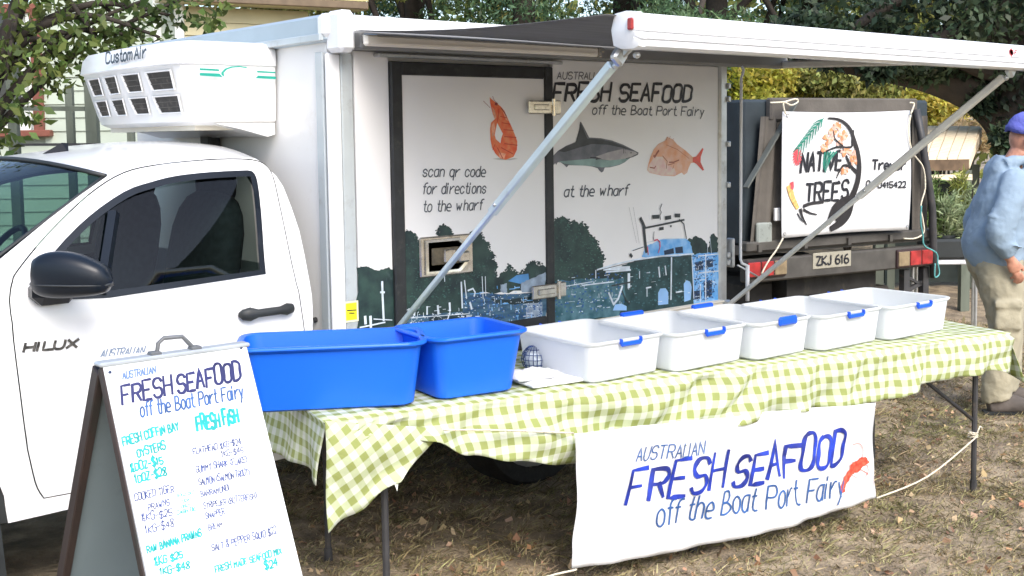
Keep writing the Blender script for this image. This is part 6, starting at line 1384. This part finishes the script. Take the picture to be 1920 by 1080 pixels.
for i, (px, d, hgt, lab, k) in enumerate(((1772, 9.35, .50, 'silvery green potted shrub at the front of the nursery table', 0), (1805, 9.5, .66, 'tall feathery potted tree beside the man in blue', 2), (1762, 9.65, .62, 'leafy green potted tree at the back of the nursery table', 1), (1740, 9.4, .62, 'olive potted plant seen between the ute bow and its ropes', 1), (1825, 9.35, .55, 'low bright potted plant next to the blue hoodie', 0))):
    b_ = HP(sx_(px, d), d, tz); t = thing('potted_plant', lab, 'potted plant', b_, 'potted native plants'); mb = MB()
    mb.rings([[b_+Vector((r*math.cos(a), r*math.sin(a), z)) for a in [2*math.pi*q/16 for q in range(16)]] for r, z in ((.06, 0), (.085, .17), (.092, .17), (.092, .19), (.08, .19), (.075, .16))]); mb.build('pot', POTM, t, smooth=True, angle=40)
    rng = np.random.default_rng(40+i); ss = [((b_.x+rng.uniform(-.08, .08), b_.y+rng.uniform(-.08, .08), b_.z+.2+(hgt-.25)*j/6), (.12-.012*j, .12-.012*j, .09), 1) for j in range(7)]
    mesh_np('foliage', leaf_arrays(clump_points(ss, 130, rng, .1), .075, .013, rng, 0, -.8), 4, pcol[k], t); MB().tube([b_+Vector((0, 0, .15)), b_+Vector((0, 0, hgt))], .007, 6).build('stem', BARKM, t)
MB_ = MB(); MB_.box(HP(sx_(1788, 9.2), 9.28, tz+.085), (.30, .22, .165), RM, bev=.02); o = MB_.build('planter_trough', POTM, None); tag(o, 'black plastic planter trough at the front edge of the nursery table', 'planter')
# dark post beside the man
p_ = G0+Rh*.17+Fh*.35; o = MB().box(p_+Vector((0, 0, .48)), (.06, .06, .96), RM, bev=.006).build('steel_post', DARKST, None); tag(o, 'black square post at the right edge just behind the man', 'post')

# ================================================================== GROUND COVER
def scatter(n, seed, x0, x1, y0, y1, p=.8):
    rng = np.random.default_rng(seed); d = rng.uniform(0, 1, n)
    X = rng.uniform(x0, x1, n); Y = rng.uniform(y0, y1, n); return rng, X, Y
def gz(X, Y): return .018*np.sin(X*1.3+.5)*np.cos(Y*1.1)+.012*np.sin(X*3.1+Y*2.3)
STRAW = mat('dry straw blades', (.44, .35, .21), .85, .3, .8, island=.65, trans=.25, col2=(.22, .22, .09)); STRAW2 = mat('greenish brown blades', (.16, .15, .065), .85, .3, 1.2, island=.5, trans=.25, col2=(.30, .24, .12))
for nm, m, seed, n, h_, area, lab in (('dry_grass', STRAW, 1, 170000, .026, (2.2, 9.5, .6, 6.2), 'short dry straw-coloured grass over the trodden ground'), ('green_grass', STRAW2, 2, 52000, .034, (2.0, 8.5, .6, 6.0), 'sparse olive green tufts among the dry grass')):
    rng, X, Y = scatter(n, seed, *area)
    cX = rng.uniform(area[0], area[1], n//18); cY = rng.uniform(area[2], area[3], n//18); idx = rng.integers(0, len(cX), n); mixm = rng.uniform(0, 1, n) < .6
    X = np.where(mixm, cX[idx]+rng.normal(0, .022, n), X); Y = np.where(mixm, cY[idx]+rng.normal(0, .022, n), Y)
    P = np.stack([X, Y, gz(X, Y)-.004], 1); H_ = h_*rng.uniform(.25, 1.15, n)*np.where(mixm, 1, .55); a = rng.uniform(0, 6.28, n); ln_ = rng.uniform(.4, 3.0, n)*H_; w = rng.uniform(.0012, .0030, n)
    D = np.stack([np.cos(a)*ln_, np.sin(a)*ln_, H_], 1); Wv = np.stack([-np.sin(a)*w, np.cos(a)*w, np.zeros(n)], 1)
    v = np.empty((n, 4, 3)); v[:, 0] = P-Wv; v[:, 1] = P+Wv; v[:, 2] = P+D*np.array([.5, .5, .65])+Wv*.8; v[:, 3] = P+D
    o = mesh_np(nm, v.reshape(-1, 3), 4, m, None, 'stuff'); tag(o, lab, 'grass')
rng, X, Y = scatter(9000, 5, 2.0, 9.5, .6, 6.4); n = len(X)
LIT = mat('fallen leaves', (.36, .20, .10), .8, .4, 2.5, island=.6, trans=.2, col2=(.52, .40, .26)); a = rng.uniform(0, 6.28, n); L = rng.uniform(.010, .030, n)*rng.choice([1, 1, 1, 1.6], n)
P = np.stack([X, Y, gz(X, Y)+rng.uniform(.001, .012, n)], 1); D = np.stack([np.cos(a)*L, np.sin(a)*L, rng.normal(0, .3, n)*L], 1); Wv = np.stack([-np.sin(a)*L*.42, np.cos(a)*L*.42, rng.normal(0, .3, n)*L+.2*L], 1)
v = np.empty((n, 4, 3)); v[:, 0] = P; v[:, 1] = P+D*.5+Wv; v[:, 2] = P+D; v[:, 3] = P+D*.5-Wv+np.array([0, 0, .006])
o = mesh_np('fallen_leaves', v.reshape(-1, 3), 4, LIT, None, 'stuff'); tag(o, 'scattered brown and buff fallen leaves on the dry ground', 'fallen leaves')
print('OBJECTS', len(bpy.data.objects), 'TRIS', sum(sum(len(p.vertices)-2 for p in o.data.polygons) if len(o.data.polygons) < 5000 else len(o.data.polygons)*2 for o in bpy.data.objects if o.type == 'MESH'))
